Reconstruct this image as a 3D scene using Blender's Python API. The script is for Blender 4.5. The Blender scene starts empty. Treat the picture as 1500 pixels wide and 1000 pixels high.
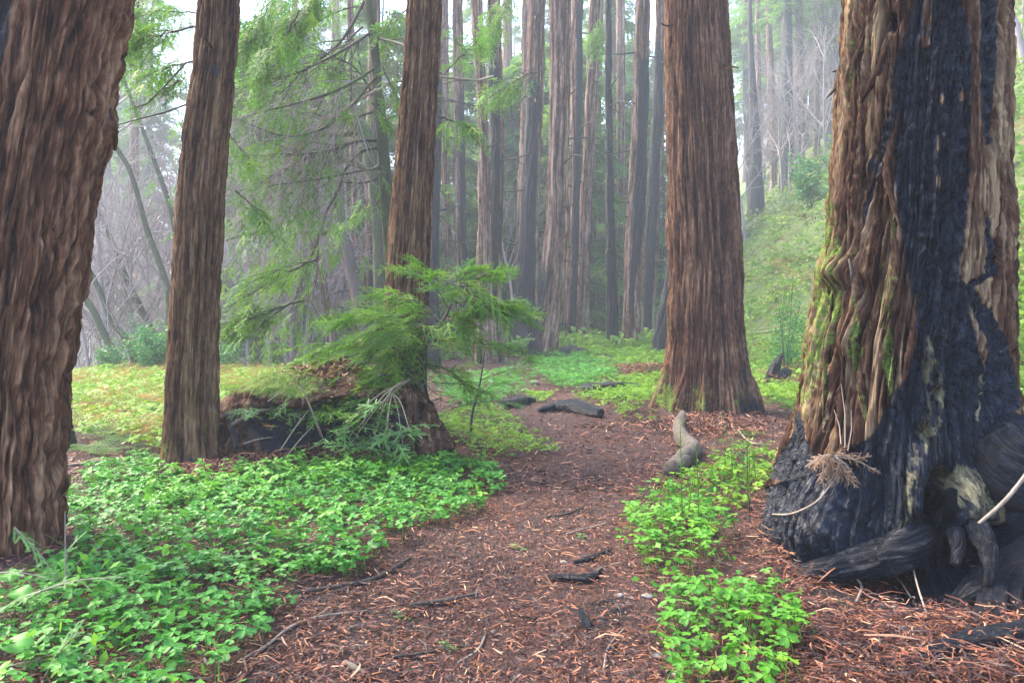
import bpy, math, random
import numpy as np
from math import radians, sin, cos, pi, atan2, sqrt

# ------------------------------------------------------------------ camera, light, exposure
SC = bpy.context.scene
COL = SC.collection
F = 1167.0                      # focal length in photo pixels (28 mm on 36 mm)
H = 1.15                        # camera height
PITCH = math.atan(30.0 / F)     # looking slightly down
cam_data = bpy.data.cameras.new("camera")
cam_data.lens = 28.0
cam_data.sensor_width = 36.0
cam_data.clip_start = 0.05
cam_data.clip_end = 2000.0
cam = bpy.data.objects.new("camera", cam_data)
cam.location = (0, 0, H)
cam.rotation_euler = (pi / 2 - PITCH, 0, 0)
COL.objects.link(cam)
SC.camera = cam

SUN_EL, SUN_AZ = radians(48), radians(-62)        # azimuth from +Y towards +X
world = bpy.data.worlds.new("World")
SC.world = world
world.use_nodes = True
wn = world.node_tree
for n in list(wn.nodes): wn.nodes.remove(n)
sky = wn.nodes.new("ShaderNodeTexSky")
sky.sky_type = 'NISHITA'
sky.sun_disc = False
sky.sun_elevation = SUN_EL
sky.sun_rotation = SUN_AZ
sky.air_density = 1.0
sky.dust_density = 0.8
sky.ozone_density = 1.6
bg = wn.nodes.new("ShaderNodeBackground")
bg.inputs[1].default_value = 0.15
wo = wn.nodes.new("ShaderNodeOutputWorld")
wn.links.new(sky.outputs[0], bg.inputs[0])
wn.links.new(bg.outputs[0], wo.inputs[0])

sun_data = bpy.data.lights.new("sun", 'SUN')
sun_data.energy = 3.4
sun_data.angle = radians(40)
sun_data.color = (1.0, 0.86, 0.66)
sun = bpy.data.objects.new("sun", sun_data)
# lamp points along -Z; direction towards the scene from the sun
sd = (sin(SUN_AZ) * cos(SUN_EL), cos(SUN_AZ) * cos(SUN_EL), sin(SUN_EL))
from mathutils import Vector, Matrix
sun.rotation_euler = Vector(sd).to_track_quat('Z', 'Y').to_euler()
sun.location = (-20, 40, 30)
COL.objects.link(sun)

SC.view_settings.view_transform = 'Standard'
SC.view_settings.look = 'None'
SC.view_settings.gamma = 1.0
SC.view_settings.exposure = 2.65
SC.view_settings.use_curve_mapping = False
cy = SC.cycles
cy.use_denoising = True
try:
    cy.denoiser = 'OPENIMAGEDENOISE'
    cy.denoising_input_passes = 'RGB_ALBEDO_NORMAL'
    cy.denoising_prefilter = 'ACCURATE'
except Exception:
    pass
cy.max_bounces = 6
cy.diffuse_bounces = 3
cy.glossy_bounces = 2
cy.transmission_bounces = 2
cy.volume_bounces = 1
cy.transparent_max_bounces = 6
cy.caustics_reflective = False
cy.caustics_refractive = False
cy.sample_clamp_indirect = 3.0
cy.use_adaptive_sampling = False

HAZE_DENSITY = 0.0033

# ------------------------------------------------------------------ noise
_T = {}
def _tab(seed):
    if seed not in _T:
        r = np.random.default_rng(1000 + seed)
        a = r.random((256, 256)) * 2 * pi
        _T[seed] = (np.cos(a).astype(np.float32), np.sin(a).astype(np.float32))
    return _T[seed]
def pn(u, v, pu=256, seed=0):
    """2D gradient noise, periodic in u with integer period pu; about -1..1"""
    gx, gy = _tab(seed)
    u = np.asarray(u, dtype=np.float64); v = np.asarray(v, dtype=np.float64)
    iu = np.floor(u).astype(np.int64); iv = np.floor(v).astype(np.int64)
    fu = (u - iu).astype(np.float32); fv = (v - iv).astype(np.float32)
    def g(du, dv):
        a = ((iu + du) % pu) & 255; b = (iv + dv) & 255
        return gx[a, b] * (fu - du) + gy[a, b] * (fv - dv)
    wu = fu * fu * fu * (fu * (fu * 6 - 15) + 10); wv = fv * fv * fv * (fv * (fv * 6 - 15) + 10)
    a = g(0, 0); b = g(1, 0); c = g(0, 1); d = g(1, 1)
    return (a + wu * (b - a) + wv * ((c + wu * (d - c)) - (a + wu * (b - a)))) * 1.5
def fbm(u, v, oct=3, seed=0):
    s = 0; a = 1.0; t = 0
    for i in range(oct):
        s = s + a * pn(u * 2 ** i + i * 17.3, v * 2 ** i + i * 5.1, 256, seed + i); t += a; a *= .5
    return s / t
def sst(a, b, x):
    t = np.clip((x - a) / (b - a), 0, 1)
    return t * t * (3 - 2 * t)
def vor(u, v, pu, seed):
    """2D cellular noise (F1, F2), periodic in u"""
    r = np.random.default_rng(500 + seed); J = r.random((256, 256, 2)).astype(np.float32)
    iu = np.floor(u).astype(np.int64); iv = np.floor(v).astype(np.int64)
    f1 = np.full(u.shape, 9.0, np.float32); f2 = f1.copy()
    for du in (-1, 0, 1):
        for dv in (-1, 0, 1):
            a = ((iu + du) % pu) & 255; b = (iv + dv) & 255
            d = np.hypot(iu + du + J[a, b, 0] - u, iv + dv + J[a, b, 1] - v).astype(np.float32)
            f2 = np.where(d < f1, f1, np.minimum(f2, d)); f1 = np.minimum(f1, d)
    return f1, f2

# ------------------------------------------------------------------ pixels and ground
CP, SP = cos(PITCH), sin(PITCH)
def ray(u, v):
    a = (u - 750) / F; b = -(v - 500) / F
    return np.array([a, CP + b * SP, -SP + b * CP])
def P(u, v, d):
    r = ray(u, v); r = r / r[1] * d
    return np.array([r[0], r[1], r[2] + H])
def proj(X):
    x = X[..., 0]; y = X[..., 1]; z = X[..., 2] - H
    f = y * CP - z * SP; up = y * SP + z * CP
    f = np.where(np.abs(f) < 1e-3, 1e-3, f)
    return 750 + x / f * F, 500 - up / f * F

MOUNDS = []   # x, y, height, radius
def gz(x, y):
    x = np.asarray(x, float); y = np.asarray(y, float)
    t = x - 4.3 - 0.010 * y
    hill = 0.84 * np.where(t > 1.2, t - .6, np.where(t > 0, t * t / 2.4, 0))
    hill = np.where(hill > 26, 26 + (hill - 26) * .25, hill)
    hill = hill * sst(-6, 3, y)
    ratio = x / np.maximum(y, 1)
    m = 1 - sst(-.24, -.12, ratio)
    z = hill - m * sst(17, 24, y) * 2.2 + (1 - sst(-.1, .25, ratio)) * sst(50, 130, y) * 8
    z = z + .35 * sst(14, 30, y) * sst(-.2, 0.02, ratio) * 1.0
    z = z + 0.05 * fbm(x * .55 + 30, y * .55 + 9, 2, 3) + .018 * fbm(x * 2.6, y * 2.6 + 40, 2, 5)
    z = z + sst(9, 25, x) * .9 * fbm(x * .16 + 3, y * .16, 2, 8) + sst(5, 9, x) * .38 * fbm(x * .55, y * .55 + 8, 3, 9)
    pc = np.interp(y, [0, 2.5, 4, 5.8, 8.9, 12.2, 18], [-.1, -.07, .1, .3, .46, .5, .6])
    z = z - .07 * np.exp(-((x - pc) / .75) ** 2) * (1 - sst(14, 20, y))
    for (mx, my, mh, ms) in MOUNDS:
        z = z + mh * np.exp(-(((x - mx) ** 2 + (y - my) ** 2) / (ms * ms)))
    return z
def G(u, v, off=0.0):
    r = ray(u, v); r = r / r[1]
    d = 1.2; st = .05
    while d < 300:
        p = r * d
        if p[2] + H <= float(gz(p[0], p[1])) + off: break
        d += st; st = max(.05, d * .01)
    lo, hi = d - st, d
    for _ in range(24):
        mid = (lo + hi) / 2; p = r * mid
        if p[2] + H <= float(gz(p[0], p[1])) + off: hi = mid
        else: lo = mid
    p = r * hi
    return np.array([p[0], p[1], p[2] + H])
# raised ground under the stump and round the trunk feet
MOUNDS += [(-1.75, 6.9, .16, .9), (2.6, 4.9, .06, .7), (-2.5, 4.0, .05, .6), (-1.15, 7.3, .10, .7),
           (2.4, 9.9, .10, 1.0), (1.75, 3.50, -.10, .42), (-1.2, 4.6, .05, 1.1)]

# ------------------------------------------------------------------ mesh helpers
def mesh_np(name, V, F4=None, F3=None, attrs=None, mat=None, smooth=True):
    me = bpy.data.meshes.new(name)
    V = np.asarray(V, np.float32).reshape(-1, 3)
    n4 = 0 if F4 is None else len(F4); n3 = 0 if F3 is None else len(F3)
    me.vertices.add(len(V)); me.vertices.foreach_set('co', V.ravel())
    idx = []; starts = []
    o = 0
    if n4:
        idx.append(np.asarray(F4, np.int32).ravel()); starts.append(np.arange(n4) * 4); o = n4 * 4
    if n3:
        idx.append(np.asarray(F3, np.int32).ravel()); starts.append(o + np.arange(n3) * 3)
    idx = np.concatenate(idx); starts = np.concatenate(starts).astype(np.int32)
    me.loops.add(len(idx)); me.loops.foreach_set('vertex_index', idx)
    me.polygons.add(n4 + n3); me.polygons.foreach_set('loop_start', starts)
    me.polygons.foreach_set('use_smooth', np.full(n4 + n3, smooth))
    me.update(calc_edges=True)
    for k, a in (attrs or {}).items():
        a = np.asarray(a, np.float32)
        if a.ndim == 2:
            at = me.attributes.new(k, 'FLOAT_VECTOR', 'POINT'); at.data.foreach_set('vector', a.ravel())
        else:
            at = me.attributes.new(k, 'FLOAT', 'POINT'); at.data.foreach_set('value', a)
    if mat: me.materials.append(mat)
    return me
def link(name, data, parent=None, loc=None, label=None, cat=None, group=None, kind=None):
    o = bpy.data.objects.new(name, data)
    COL.objects.link(o)
    if parent: o.parent = parent
    if loc is not None: o.location = tuple(float(c) for c in loc)
    tag(o, label, cat, group, kind)
    return o
def tag(o, label=None, cat=None, group=None, kind=None):
    if label: o['label'] = label
    if cat: o['category'] = cat
    if group: o['group'] = group
    if kind: o['kind'] = kind
    return o
def empty(name, loc, label, cat, group=None):
    o = link(name, None, None, loc, label, cat, group)
    o.empty_display_size = .2
    return o
def copy_tree(o, parent=None):
    c = o.copy(); COL.objects.link(c)
    if parent: c.parent = parent
    for ch in list(o.children): copy_tree(ch, c)
    return c

class Geo:
    def __init__(s): s.V = []; s.F4 = []; s.F3 = []; s.A = []; s.n = 0
    def add(s, V, F4=None, F3=None, a=0.5):
        V = np.asarray(V, float).reshape(-1, 3)
        if F4 is not None and len(F4): s.F4.append(np.asarray(F4, int) + s.n)
        if F3 is not None and len(F3): s.F3.append(np.asarray(F3, int) + s.n)
        s.V.append(V); s.A.append(np.broadcast_to(np.asarray(a, float), (len(V),)).copy()); s.n += len(V)
    def tube(s, pts, rad, sides=5, a=0.5):
        pts = np.asarray(pts, float); k = len(pts)
        rad = np.broadcast_to(np.asarray(rad, float), (k,))
        t = np.gradient(pts, axis=0); t /= np.linalg.norm(t, axis=1)[:, None] + 1e-9
        ref = np.array([0.13, 0.21, 1.0]) if abs(t[:, 2].mean()) < .8 else np.array([1.0, .2, .1])
        n = np.cross(t, ref); n /= np.linalg.norm(n, axis=1)[:, None] + 1e-9
        b = np.cross(t, n)
        an = np.arange(sides) / sides * 2 * pi
        V = pts[:, None] + rad[:, None, None] * (np.cos(an)[None, :, None] * n[:, None] + np.sin(an)[None, :, None] * b[:, None])
        i = np.arange(k - 1)[:, None] * sides; j = np.arange(sides)[None]; j2 = (j + 1) % sides
        Fq = np.stack([i + j, i + j2, i + sides + j2, i + sides + j], -1).reshape(-1, 4)
        s.add(V, Fq, a=a)
    def data(s):
        V = np.concatenate(s.V); A = np.concatenate(s.A)
        return V, (np.concatenate(s.F4) if s.F4 else None), (np.concatenate(s.F3) if s.F3 else None), A
    def mesh(s, name, mat, org=(0, 0, 0), smooth=True):
        V, a4, a3, A = s.data()
        return mesh_np(name, V - np.asarray(org, float), a4, a3, {'rnd': A}, mat, smooth)
def bake(tmpl, M, O, R, name, mat, org=(0, 0, 0), smooth=False):
    """tmpl: (V, F3, shade per vertex); M (n,3,3) rows are the local axes; O (n,3); R (n,) random value"""
    V, F3, S = tmpl
    n = len(O); k = len(V)
    W = np.einsum('vi,nij->nvj', V, M) + O[:, None, :] - np.asarray(org, float)
    Fb = (F3[None] + (np.arange(n) * k)[:, None, None]).reshape(-1, 3)
    A = np.repeat(R, k); Sh = np.tile(S, n)
    return mesh_np(name, W.reshape(-1, 3), None, Fb, {'rnd': A, 'shd': Sh}, mat, smooth)
def frames(yaw, tilt, roll, scale):
    """local axes as rows"""
    cy_, sy_ = np.cos(yaw), np.sin(yaw); ct, st = np.cos(tilt), np.sin(tilt); cr_, sr_ = np.cos(roll), np.sin(roll)
    X = np.stack([cy_ * ct, sy_ * ct, st], -1)
    Y0 = np.stack([-sy_, cy_, 0 * cy_], -1)
    Z0 = np.cross(X, Y0)
    Y = Y0 * cr_[:, None] + Z0 * sr_[:, None]; Z = np.cross(X, Y)
    return np.stack([X, Y, Z], 1) * np.asarray(scale)[:, None, None]
def cr(pts, n):
    """Catmull-Rom through rows of pts (any width), n samples"""
    p = np.asarray(pts, float); p = np.vstack([2 * p[0] - p[1], p, 2 * p[-1] - p[-2]])
    m = len(p) - 3; t = np.linspace(0, m - 1e-6, n); i = t.astype(int); f = (t - i)[:, None]
    a, b, c, d = p[i], p[i + 1], p[i + 2], p[i + 3]
    return .5 * (2 * b + (c - a) * f + (2 * a - 5 * b + 4 * c - d) * f ** 2 + (3 * b - a - 3 * c + d) * f ** 3)

# ------------------------------------------------------------------ materials
class NT:
    def __init__(s, name):
        s.m = bpy.data.materials.new(name); s.m.use_nodes = True; s.t = s.m.node_tree
        for n in list(s.t.nodes): s.t.nodes.remove(n)
        s.out = s.n('ShaderNodeOutputMaterial')
        s.p = s.n('ShaderNodeBsdfPrincipled')
        s.t.links.new(s.p.outputs[0], s.out.inputs[0])
    def n(s, typ, **kw):
        x = s.t.nodes.new(typ)
        for k, v in kw.items(): setattr(x, k, v)
        return x
    def set(s, sock, v):
        if hasattr(v, 'default_value') or hasattr(v, 'is_linked'): s.t.links.new(v, sock)
        elif isinstance(v, (tuple, list)) and len(v) == 3 and sock.type == 'RGBA': sock.default_value = (*v, 1)
        else: sock.default_value = v
    def attr(s, name, vec=False):
        a = s.n('ShaderNodeAttribute', attribute_name=name); return a.outputs['Vector' if vec else 'Fac']
    def vmap(s, vec, sc):
        m = s.n('ShaderNodeMapping'); s.set(m.inputs[0], vec); m.inputs['Scale'].default_value = sc; return m.outputs[0]
    def noise(s, vec, scale, detail=3, rough=.55, dist=0.0):
        x = s.n('ShaderNodeTexNoise'); s.set(x.inputs['Vector'], vec); x.inputs['Scale'].default_value = scale
        x.inputs['Detail'].default_value = detail; x.inputs['Roughness'].default_value = rough; x.inputs['Distortion'].default_value = dist
        return x.outputs[0]
    def voro(s, vec, scale, feature='DISTANCE_TO_EDGE'):
        x = s.n('ShaderNodeTexVoronoi', feature=feature); s.set(x.inputs['Vector'], vec); x.inputs['Scale'].default_value = scale
        return x.outputs[0]
    def ramp(s, fac, stops, interp='LINEAR'):
        x = s.n('ShaderNodeValToRGB'); s.set(x.inputs[0], fac); e = x.color_ramp.elements
        x.color_ramp.interpolation = interp
        while len(e) < len(stops): e.new(.5)
        for i, (p, c) in enumerate(stops):
            e[i].position = p; e[i].color = (*c, 1) if len(c) == 3 else c
        return x.outputs[0]
    def mix(s, f, a, b, blend='MIX'):
        x = s.n('ShaderNodeMix', data_type='RGBA', blend_type=blend)
        s.set(x.inputs[0], f); s.set(x.inputs[6], a); s.set(x.inputs[7], b); return x.outputs[2]
    def math(s, op, a, b=0.0, clamp=False):
        x = s.n('ShaderNodeMath', operation=op, use_clamp=clamp); s.set(x.inputs[0], a); s.set(x.inputs[1], b); return x.outputs[0]
    def mr(s, v, a, b, c=0.0, d=1.0):
        x = s.n('ShaderNodeMapRange'); s.set(x.inputs[0], v)
        for i, q in enumerate((a, b, c, d)): x.inputs[i + 1].default_value = q
        return x.outputs[0]
    def bump(s, h, strength, dist, normal=None):
        x = s.n('ShaderNodeBump'); s.set(x.inputs['Height'], h); x.inputs['Strength'].default_value = strength
        x.inputs['Distance'].default_value = dist
        if normal is not None: s.set(x.inputs['Normal'], normal)
        return x.outputs[0]
    def obj(s): return s.n('ShaderNodeTexCoord').outputs['Object']
    def fin(s, col, rough, normal=None, spec=.5):
        s.set(s.p.inputs['Base Color'], col); s.set(s.p.inputs['Roughness'], rough)
        s.p.inputs['Specular IOR Level'].default_value = spec
        if normal is not None: s.set(s.p.inputs['Normal'], normal)
        return s.m

def bark_material(name, furrow, mid, ridge, fib=26.0, char_tint=(.006, .007, .010)):
    """redwood bark; vertex attributes: bk = straightened position, ridge 0..1, char, moss, pale"""
    t = NT(name)
    bk = t.attr('bk', True)
    fibre = t.noise(t.vmap(bk, (1, 1, .030)), fib, 5, .7, .3)
    fine = t.noise(t.vmap(bk, (1, 1, .03)), fib * 3.2, 4, .7)
    blotch = t.noise(t.vmap(bk, (1, 1, .35)), 3.1, 3, .6)
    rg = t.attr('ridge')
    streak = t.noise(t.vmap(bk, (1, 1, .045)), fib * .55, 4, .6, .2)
    k = t.math('ADD', t.math('MULTIPLY', t.math('SUBTRACT', fibre, .5), 1.5), t.math('MULTIPLY', rg, .34))  # furrows darker by depth: fresher bark plus recess shade put into the colour
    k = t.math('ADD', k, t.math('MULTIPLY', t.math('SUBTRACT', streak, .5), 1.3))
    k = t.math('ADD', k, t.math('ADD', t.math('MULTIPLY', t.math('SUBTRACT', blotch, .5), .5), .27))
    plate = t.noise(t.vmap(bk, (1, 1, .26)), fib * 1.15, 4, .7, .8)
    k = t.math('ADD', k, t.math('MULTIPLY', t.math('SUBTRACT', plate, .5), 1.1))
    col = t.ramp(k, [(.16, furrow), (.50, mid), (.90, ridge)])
    col = t.mix(t.mr(fine, .36, .60), t.mix(.62, col, (.022, .012, .010)), col)
    moss_n = t.math('ADD', t.attr('moss'), t.math('MULTIPLY', t.math('SUBTRACT', t.noise(t.vmap(bk, (1, 1, .3)), 26, 6, .8), .5), 2.4))
    mossf = t.mr(moss_n, .46, .66, 0, .9)
    mcol = t.ramp(t.noise(bk, 60, 2), [(.3, (.07, .11, .02)), (.7, (.20, .29, .06))])
    col = t.mix(mossf, col, mcol)
    ch = t.math('ADD', t.attr('char'), t.math('MULTIPLY', t.math('SUBTRACT', t.noise(t.vmap(bk, (1, 1, .16)), 17, 6, .75), .5), 1.7))
    chf = t.mr(ch, .40, .58)
    ccol = t.ramp(t.noise(t.vmap(bk, (1, 1, .4)), 34, 4, .7), [(.36, char_tint), (.55, tuple(c * 2.6 for c in char_tint)), (.72, (.024, .028, .040)), (.86, (.075, .08, .10))])  # palest stops: ash specks plus blue-grey glints painted into the char
    col = t.mix(chf, col, ccol)
    pl = t.math('ADD', t.attr('pale'), t.math('MULTIPLY', t.math('SUBTRACT', t.noise(t.vmap(bk, (1, 1, .35)), 30, 4, .75), .5), 1.3))
    col = t.mix(t.mr(pl, .5, .68), col, (.34, .30, .17))
    crack = t.mr(t.noise(t.vmap(bk, (1, 1, .4)), 48, 5, .75, 1.0), .32, .62)
    hgt = t.math('ADD', t.math('MULTIPLY', fibre, 1.0), t.math('MULTIPLY', fine, .45))
    hch = t.math('ADD', t.math('MULTIPLY', crack, .5), t.math('MULTIPLY', fibre, .5))
    hm = t.n('ShaderNodeMix'); t.set(hm.inputs[0], chf); t.set(hm.inputs[2], hgt); t.set(hm.inputs[3], hch)
    nb = t.bump(hm.outputs[0], 1.0, .040)
    rgh = t.math('SUBTRACT', .9, t.math('MULTIPLY', chf, .54))
    m_ = t.fin(col, rgh, nb, .5); t.set(t.p.inputs['Specular IOR Level'], t.math('ADD', .12, t.math('MULTIPLY', chf, .32))); return m_

def leaf_material(name, dark, lite, trans=.35, rough=.45, yellow=None):
    t = NT(name)
    r = t.attr('rnd'); s = t.attr('shd')
    stops = [(0, dark), (.75, lite)]  # random leaf tones, spread wide to paint highlights and undersides into the colour
    if yellow: stops.append((1.0, yellow))
    col = t.ramp(r, stops)
    col = t.mix(t.math('MULTIPLY', s, .55), col, tuple(min(1, c * 1.7 + .02) for c in lite))
    tr = t.n('ShaderNodeBsdfTranslucent'); t.set(tr.inputs[0], t.mix(.5, col, lite))
    mx = t.n('ShaderNodeMixShader'); mx.inputs[0].default_value = trans
    t.set(t.p.inputs['Base Color'], col); t.p.inputs['Roughness'].default_value = rough; t.p.inputs['Specular IOR Level'].default_value = .22
    t.t.links.new(t.p.outputs[0], mx.inputs[1]); t.t.links.new(tr.outputs[0], mx.inputs[2]); t.t.links.new(mx.outputs[0], t.out.inputs[0])
    return t.m
def wood_material(name, a, b, c=None, rough=.85, scale=40, squash=(1, 1, .15)):
    t = NT(name); o = t.obj()
    n1 = t.noise(t.vmap(o, squash), scale, 4, .65); n2 = t.noise(o, scale * .2, 3)
    k = t.math('ADD', t.math('MULTIPLY', n1, .7), t.math('MULTIPLY', n2, .35))
    st = [(.35, a), (.65, b)] + ([(.8, c)] if c else [])
    return t.fin(t.ramp(k, st), rough, t.bump(n1, .7, .006))

M = {}
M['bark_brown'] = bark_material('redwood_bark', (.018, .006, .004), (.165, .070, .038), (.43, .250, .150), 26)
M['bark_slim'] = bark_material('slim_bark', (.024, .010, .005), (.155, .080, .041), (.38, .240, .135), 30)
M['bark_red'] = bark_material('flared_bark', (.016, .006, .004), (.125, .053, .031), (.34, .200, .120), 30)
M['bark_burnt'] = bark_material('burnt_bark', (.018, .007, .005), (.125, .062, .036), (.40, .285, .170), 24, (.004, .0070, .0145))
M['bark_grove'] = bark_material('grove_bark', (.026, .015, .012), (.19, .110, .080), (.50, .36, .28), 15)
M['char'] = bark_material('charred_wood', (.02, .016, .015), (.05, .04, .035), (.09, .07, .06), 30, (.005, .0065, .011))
M['mossy_branch'] = wood_material('mossy_branch', (.028, .026, .016), (.070, .080, .030), (.11, .13, .04))
M['dark_twig'] = wood_material('dark_twig', (.030, .022, .018), (.075, .058, .045), None)
M['pale_twig'] = wood_material('pale_twig', (.16, .12, .09), (.34, .27, .21), None)
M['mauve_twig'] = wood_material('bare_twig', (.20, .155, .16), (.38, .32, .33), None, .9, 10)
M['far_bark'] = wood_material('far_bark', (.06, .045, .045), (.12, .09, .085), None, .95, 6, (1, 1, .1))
M['needle'] = leaf_material('redwood_needles', (.028, .092, .016), (.125, .29, .030), .42, .5, (.26, .38, .03))
M['needle_pale'] = leaf_material('pale_needles', (.06, .15, .045), (.14, .30, .085), .3, .5)
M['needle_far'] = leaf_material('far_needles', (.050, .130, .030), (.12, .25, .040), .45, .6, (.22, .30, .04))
M['sorrel'] = leaf_material('sorrel_leaves', (.020, .110, .022), (.085, .290, .035), .35, .42, (.19, .38, .03))
M['sorrel_mid'] = leaf_material('fresh_sorrel_leaves', (.045, .17, .020), (.125, .33, .030), .35, .42, (.24, .40, .03))
M['sorrel_lime'] = leaf_material('lime_sorrel_leaves', (.08, .20, .015), (.17, .33, .02), .35, .5, (.30, .38, .03))
M['fern'] = leaf_material('fern_leaves', (.035, .11, .012), (.09, .22, .025), .35, .5, (.18, .27, .03))
M['hill_leaf'] = leaf_material('hill_leaves', (.08, .17, .03), (.18, .31, .05), .4, .6, (.32, .36, .08))
M['bracken'] = leaf_material('rust_bracken', (.20, .07, .025), (.34, .14, .05), .35, .8, (.40, .26, .08))
M['laurel'] = leaf_material('laurel_leaves', (.03, .13, .04), (.06, .22, .05), .3, .35, (.28, .36, .03))
M['dry'] = leaf_material('dry_frond', (.12, .075, .05), (.32, .21, .14), .2, .9)
M['log_grey'] = wood_material('weathered_log', (.045, .034, .026), (.145, .115, .085), (.10, .12, .05), .85, 24, (1, 1, 1))
M['stone'] = wood_material('stone', (.16, .14, .12), (.34, .31, .27), None, .9, 14, (1, 1, 1))
# ------------------------------------------------------------------ ground
def build_ground():
    xs = np.concatenate([-np.geomspace(3.2, 420, 70)[::-1], np.linspace(-3.1, 3.1, 150), np.geomspace(3.2, 420, 90)])
    ys = np.concatenate([-np.geomspace(1, 120, 18)[::-1], np.linspace(-.5, 1.8, 8), np.linspace(2.0, 9, 210), np.geomspace(9.05, 600, 130)])
    X, Y = np.meshgrid(xs, ys)
    Z = gz(X, Y)
    near = 1 - sst(8, 16, np.hypot(X, Y))
    Z = Z + near * (.012 * fbm(X * 9, Y * 9, 3, 11) + .006 * pn(X * 31, Y * 31, 256, 14))
    V = np.stack([X, Y, Z], -1).reshape(-1, 3)
    ny, nx = X.shape
    i = np.arange(ny - 1)[:, None] * nx + np.arange(nx - 1)[None]
    Fq = np.stack([i, i + 1, i + nx + 1, i + nx], -1).reshape(-1, 4)
    ratio = X / np.maximum(Y, 1)
    green = sst(4.2, 5.5, X) * sst(6, 11, Y) + sst(22, 34, Y) + sst(9, 14, Y) * (1 - sst(-.32, -.2, ratio))
    green = np.clip(green, 0, 1).reshape(-1)
    t = NT('forest_floor'); o = t.obj()
    ash = t.attr('ash')
    n1 = t.noise(o, 1.7, 4, .6); n2 = t.noise(o, 28, 5, .7, 1.5); n3 = t.voro(t.vmap(o, (1, .45, 1)), 60, 'F1')
    n4 = t.noise(o, 120, 3, .7)
    k = t.math('ADD', t.math('MULTIPLY', n2, .6), t.math('MULTIPLY', n4, .35))
    col = t.ramp(k, [(.30, (.014, .007, .006)), (.47, (.060, .022, .015)), (.60, (.14, .050, .028)), (.74, (.24, .11, .06))])
    col = t.mix(t.mr(n1, .42, .62), col, t.mix(.5, col, (.035, .022, .02)))
    gcol = t.ramp(t.noise(o, 2.2, 5, .7), [(.3, (.05, .07, .018)), (.55, (.09, .13, .03)), (.75, (.14, .10, .05))])
    gm = t.mr(t.math('ADD', t.attr('green'), t.math('MULTIPLY', t.math('SUBTRACT', n1, .5), .6)), .4, .65)
    col = t.mix(gm, col, gcol)
    col = t.mix(t.mr(t.math('ADD', ash, t.math('MULTIPLY', t.math('SUBTRACT', n2, .5), .8)), .35, .6), col, (.016, .015, .017))
    nb = t.bump(t.math('ADD', n2, t.math('MULTIPLY', n3, .8)), .9, .02)
    mat = t.fin(col, .82, nb, .35)
    me = mesh_np('forest_floor', V, Fq, None, {'green': green, 'ash': (np.exp(-(((X - 1.75) / .55) ** 2 + ((Y - 3.42) / .22) ** 2)) + np.exp(-(((X - .42) / .10) ** 2 + ((Y - 3.3) / .25) ** 2)) * .7).reshape(-1)}, mat)
    link('ground', me, kind='structure')
build_ground()

# the air of the wood: one closed box of thin haze
def build_haze():
    x0, x1, y0, y1, z0, z1 = -460, 460, -160, 640, -6, 62
    V = [(x, y, z) for x in (x0, x1) for y in (y0, y1) for z in (z0, z1)]
    Fq = [(0, 1, 3, 2), (4, 6, 7, 5), (0, 4, 5, 1), (2, 3, 7, 6), (0, 2, 6, 4), (1, 5, 7, 3)]
    me = mesh_np('haze', V, Fq, None, None, None, False)
    m = bpy.data.materials.new('haze'); m.use_nodes = True
    for n in list(m.node_tree.nodes): m.node_tree.nodes.remove(n)
    o = m.node_tree.nodes.new('ShaderNodeOutputMaterial'); v = m.node_tree.nodes.new('ShaderNodeVolumePrincipled')
    v.inputs['Color'].default_value = (.80, .87, 1.0, 1)
    v.inputs['Density'].default_value = HAZE_DENSITY
    v.inputs['Anisotropy'].default_value = .2
    m.node_tree.links.new(v.outputs[0], o.inputs['Volume'])
    try: m.cycles.homogeneous_volume = True
    except Exception: pass
    me.materials.append(m)
    link('haze', me, kind='stuff')
build_haze()

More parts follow.
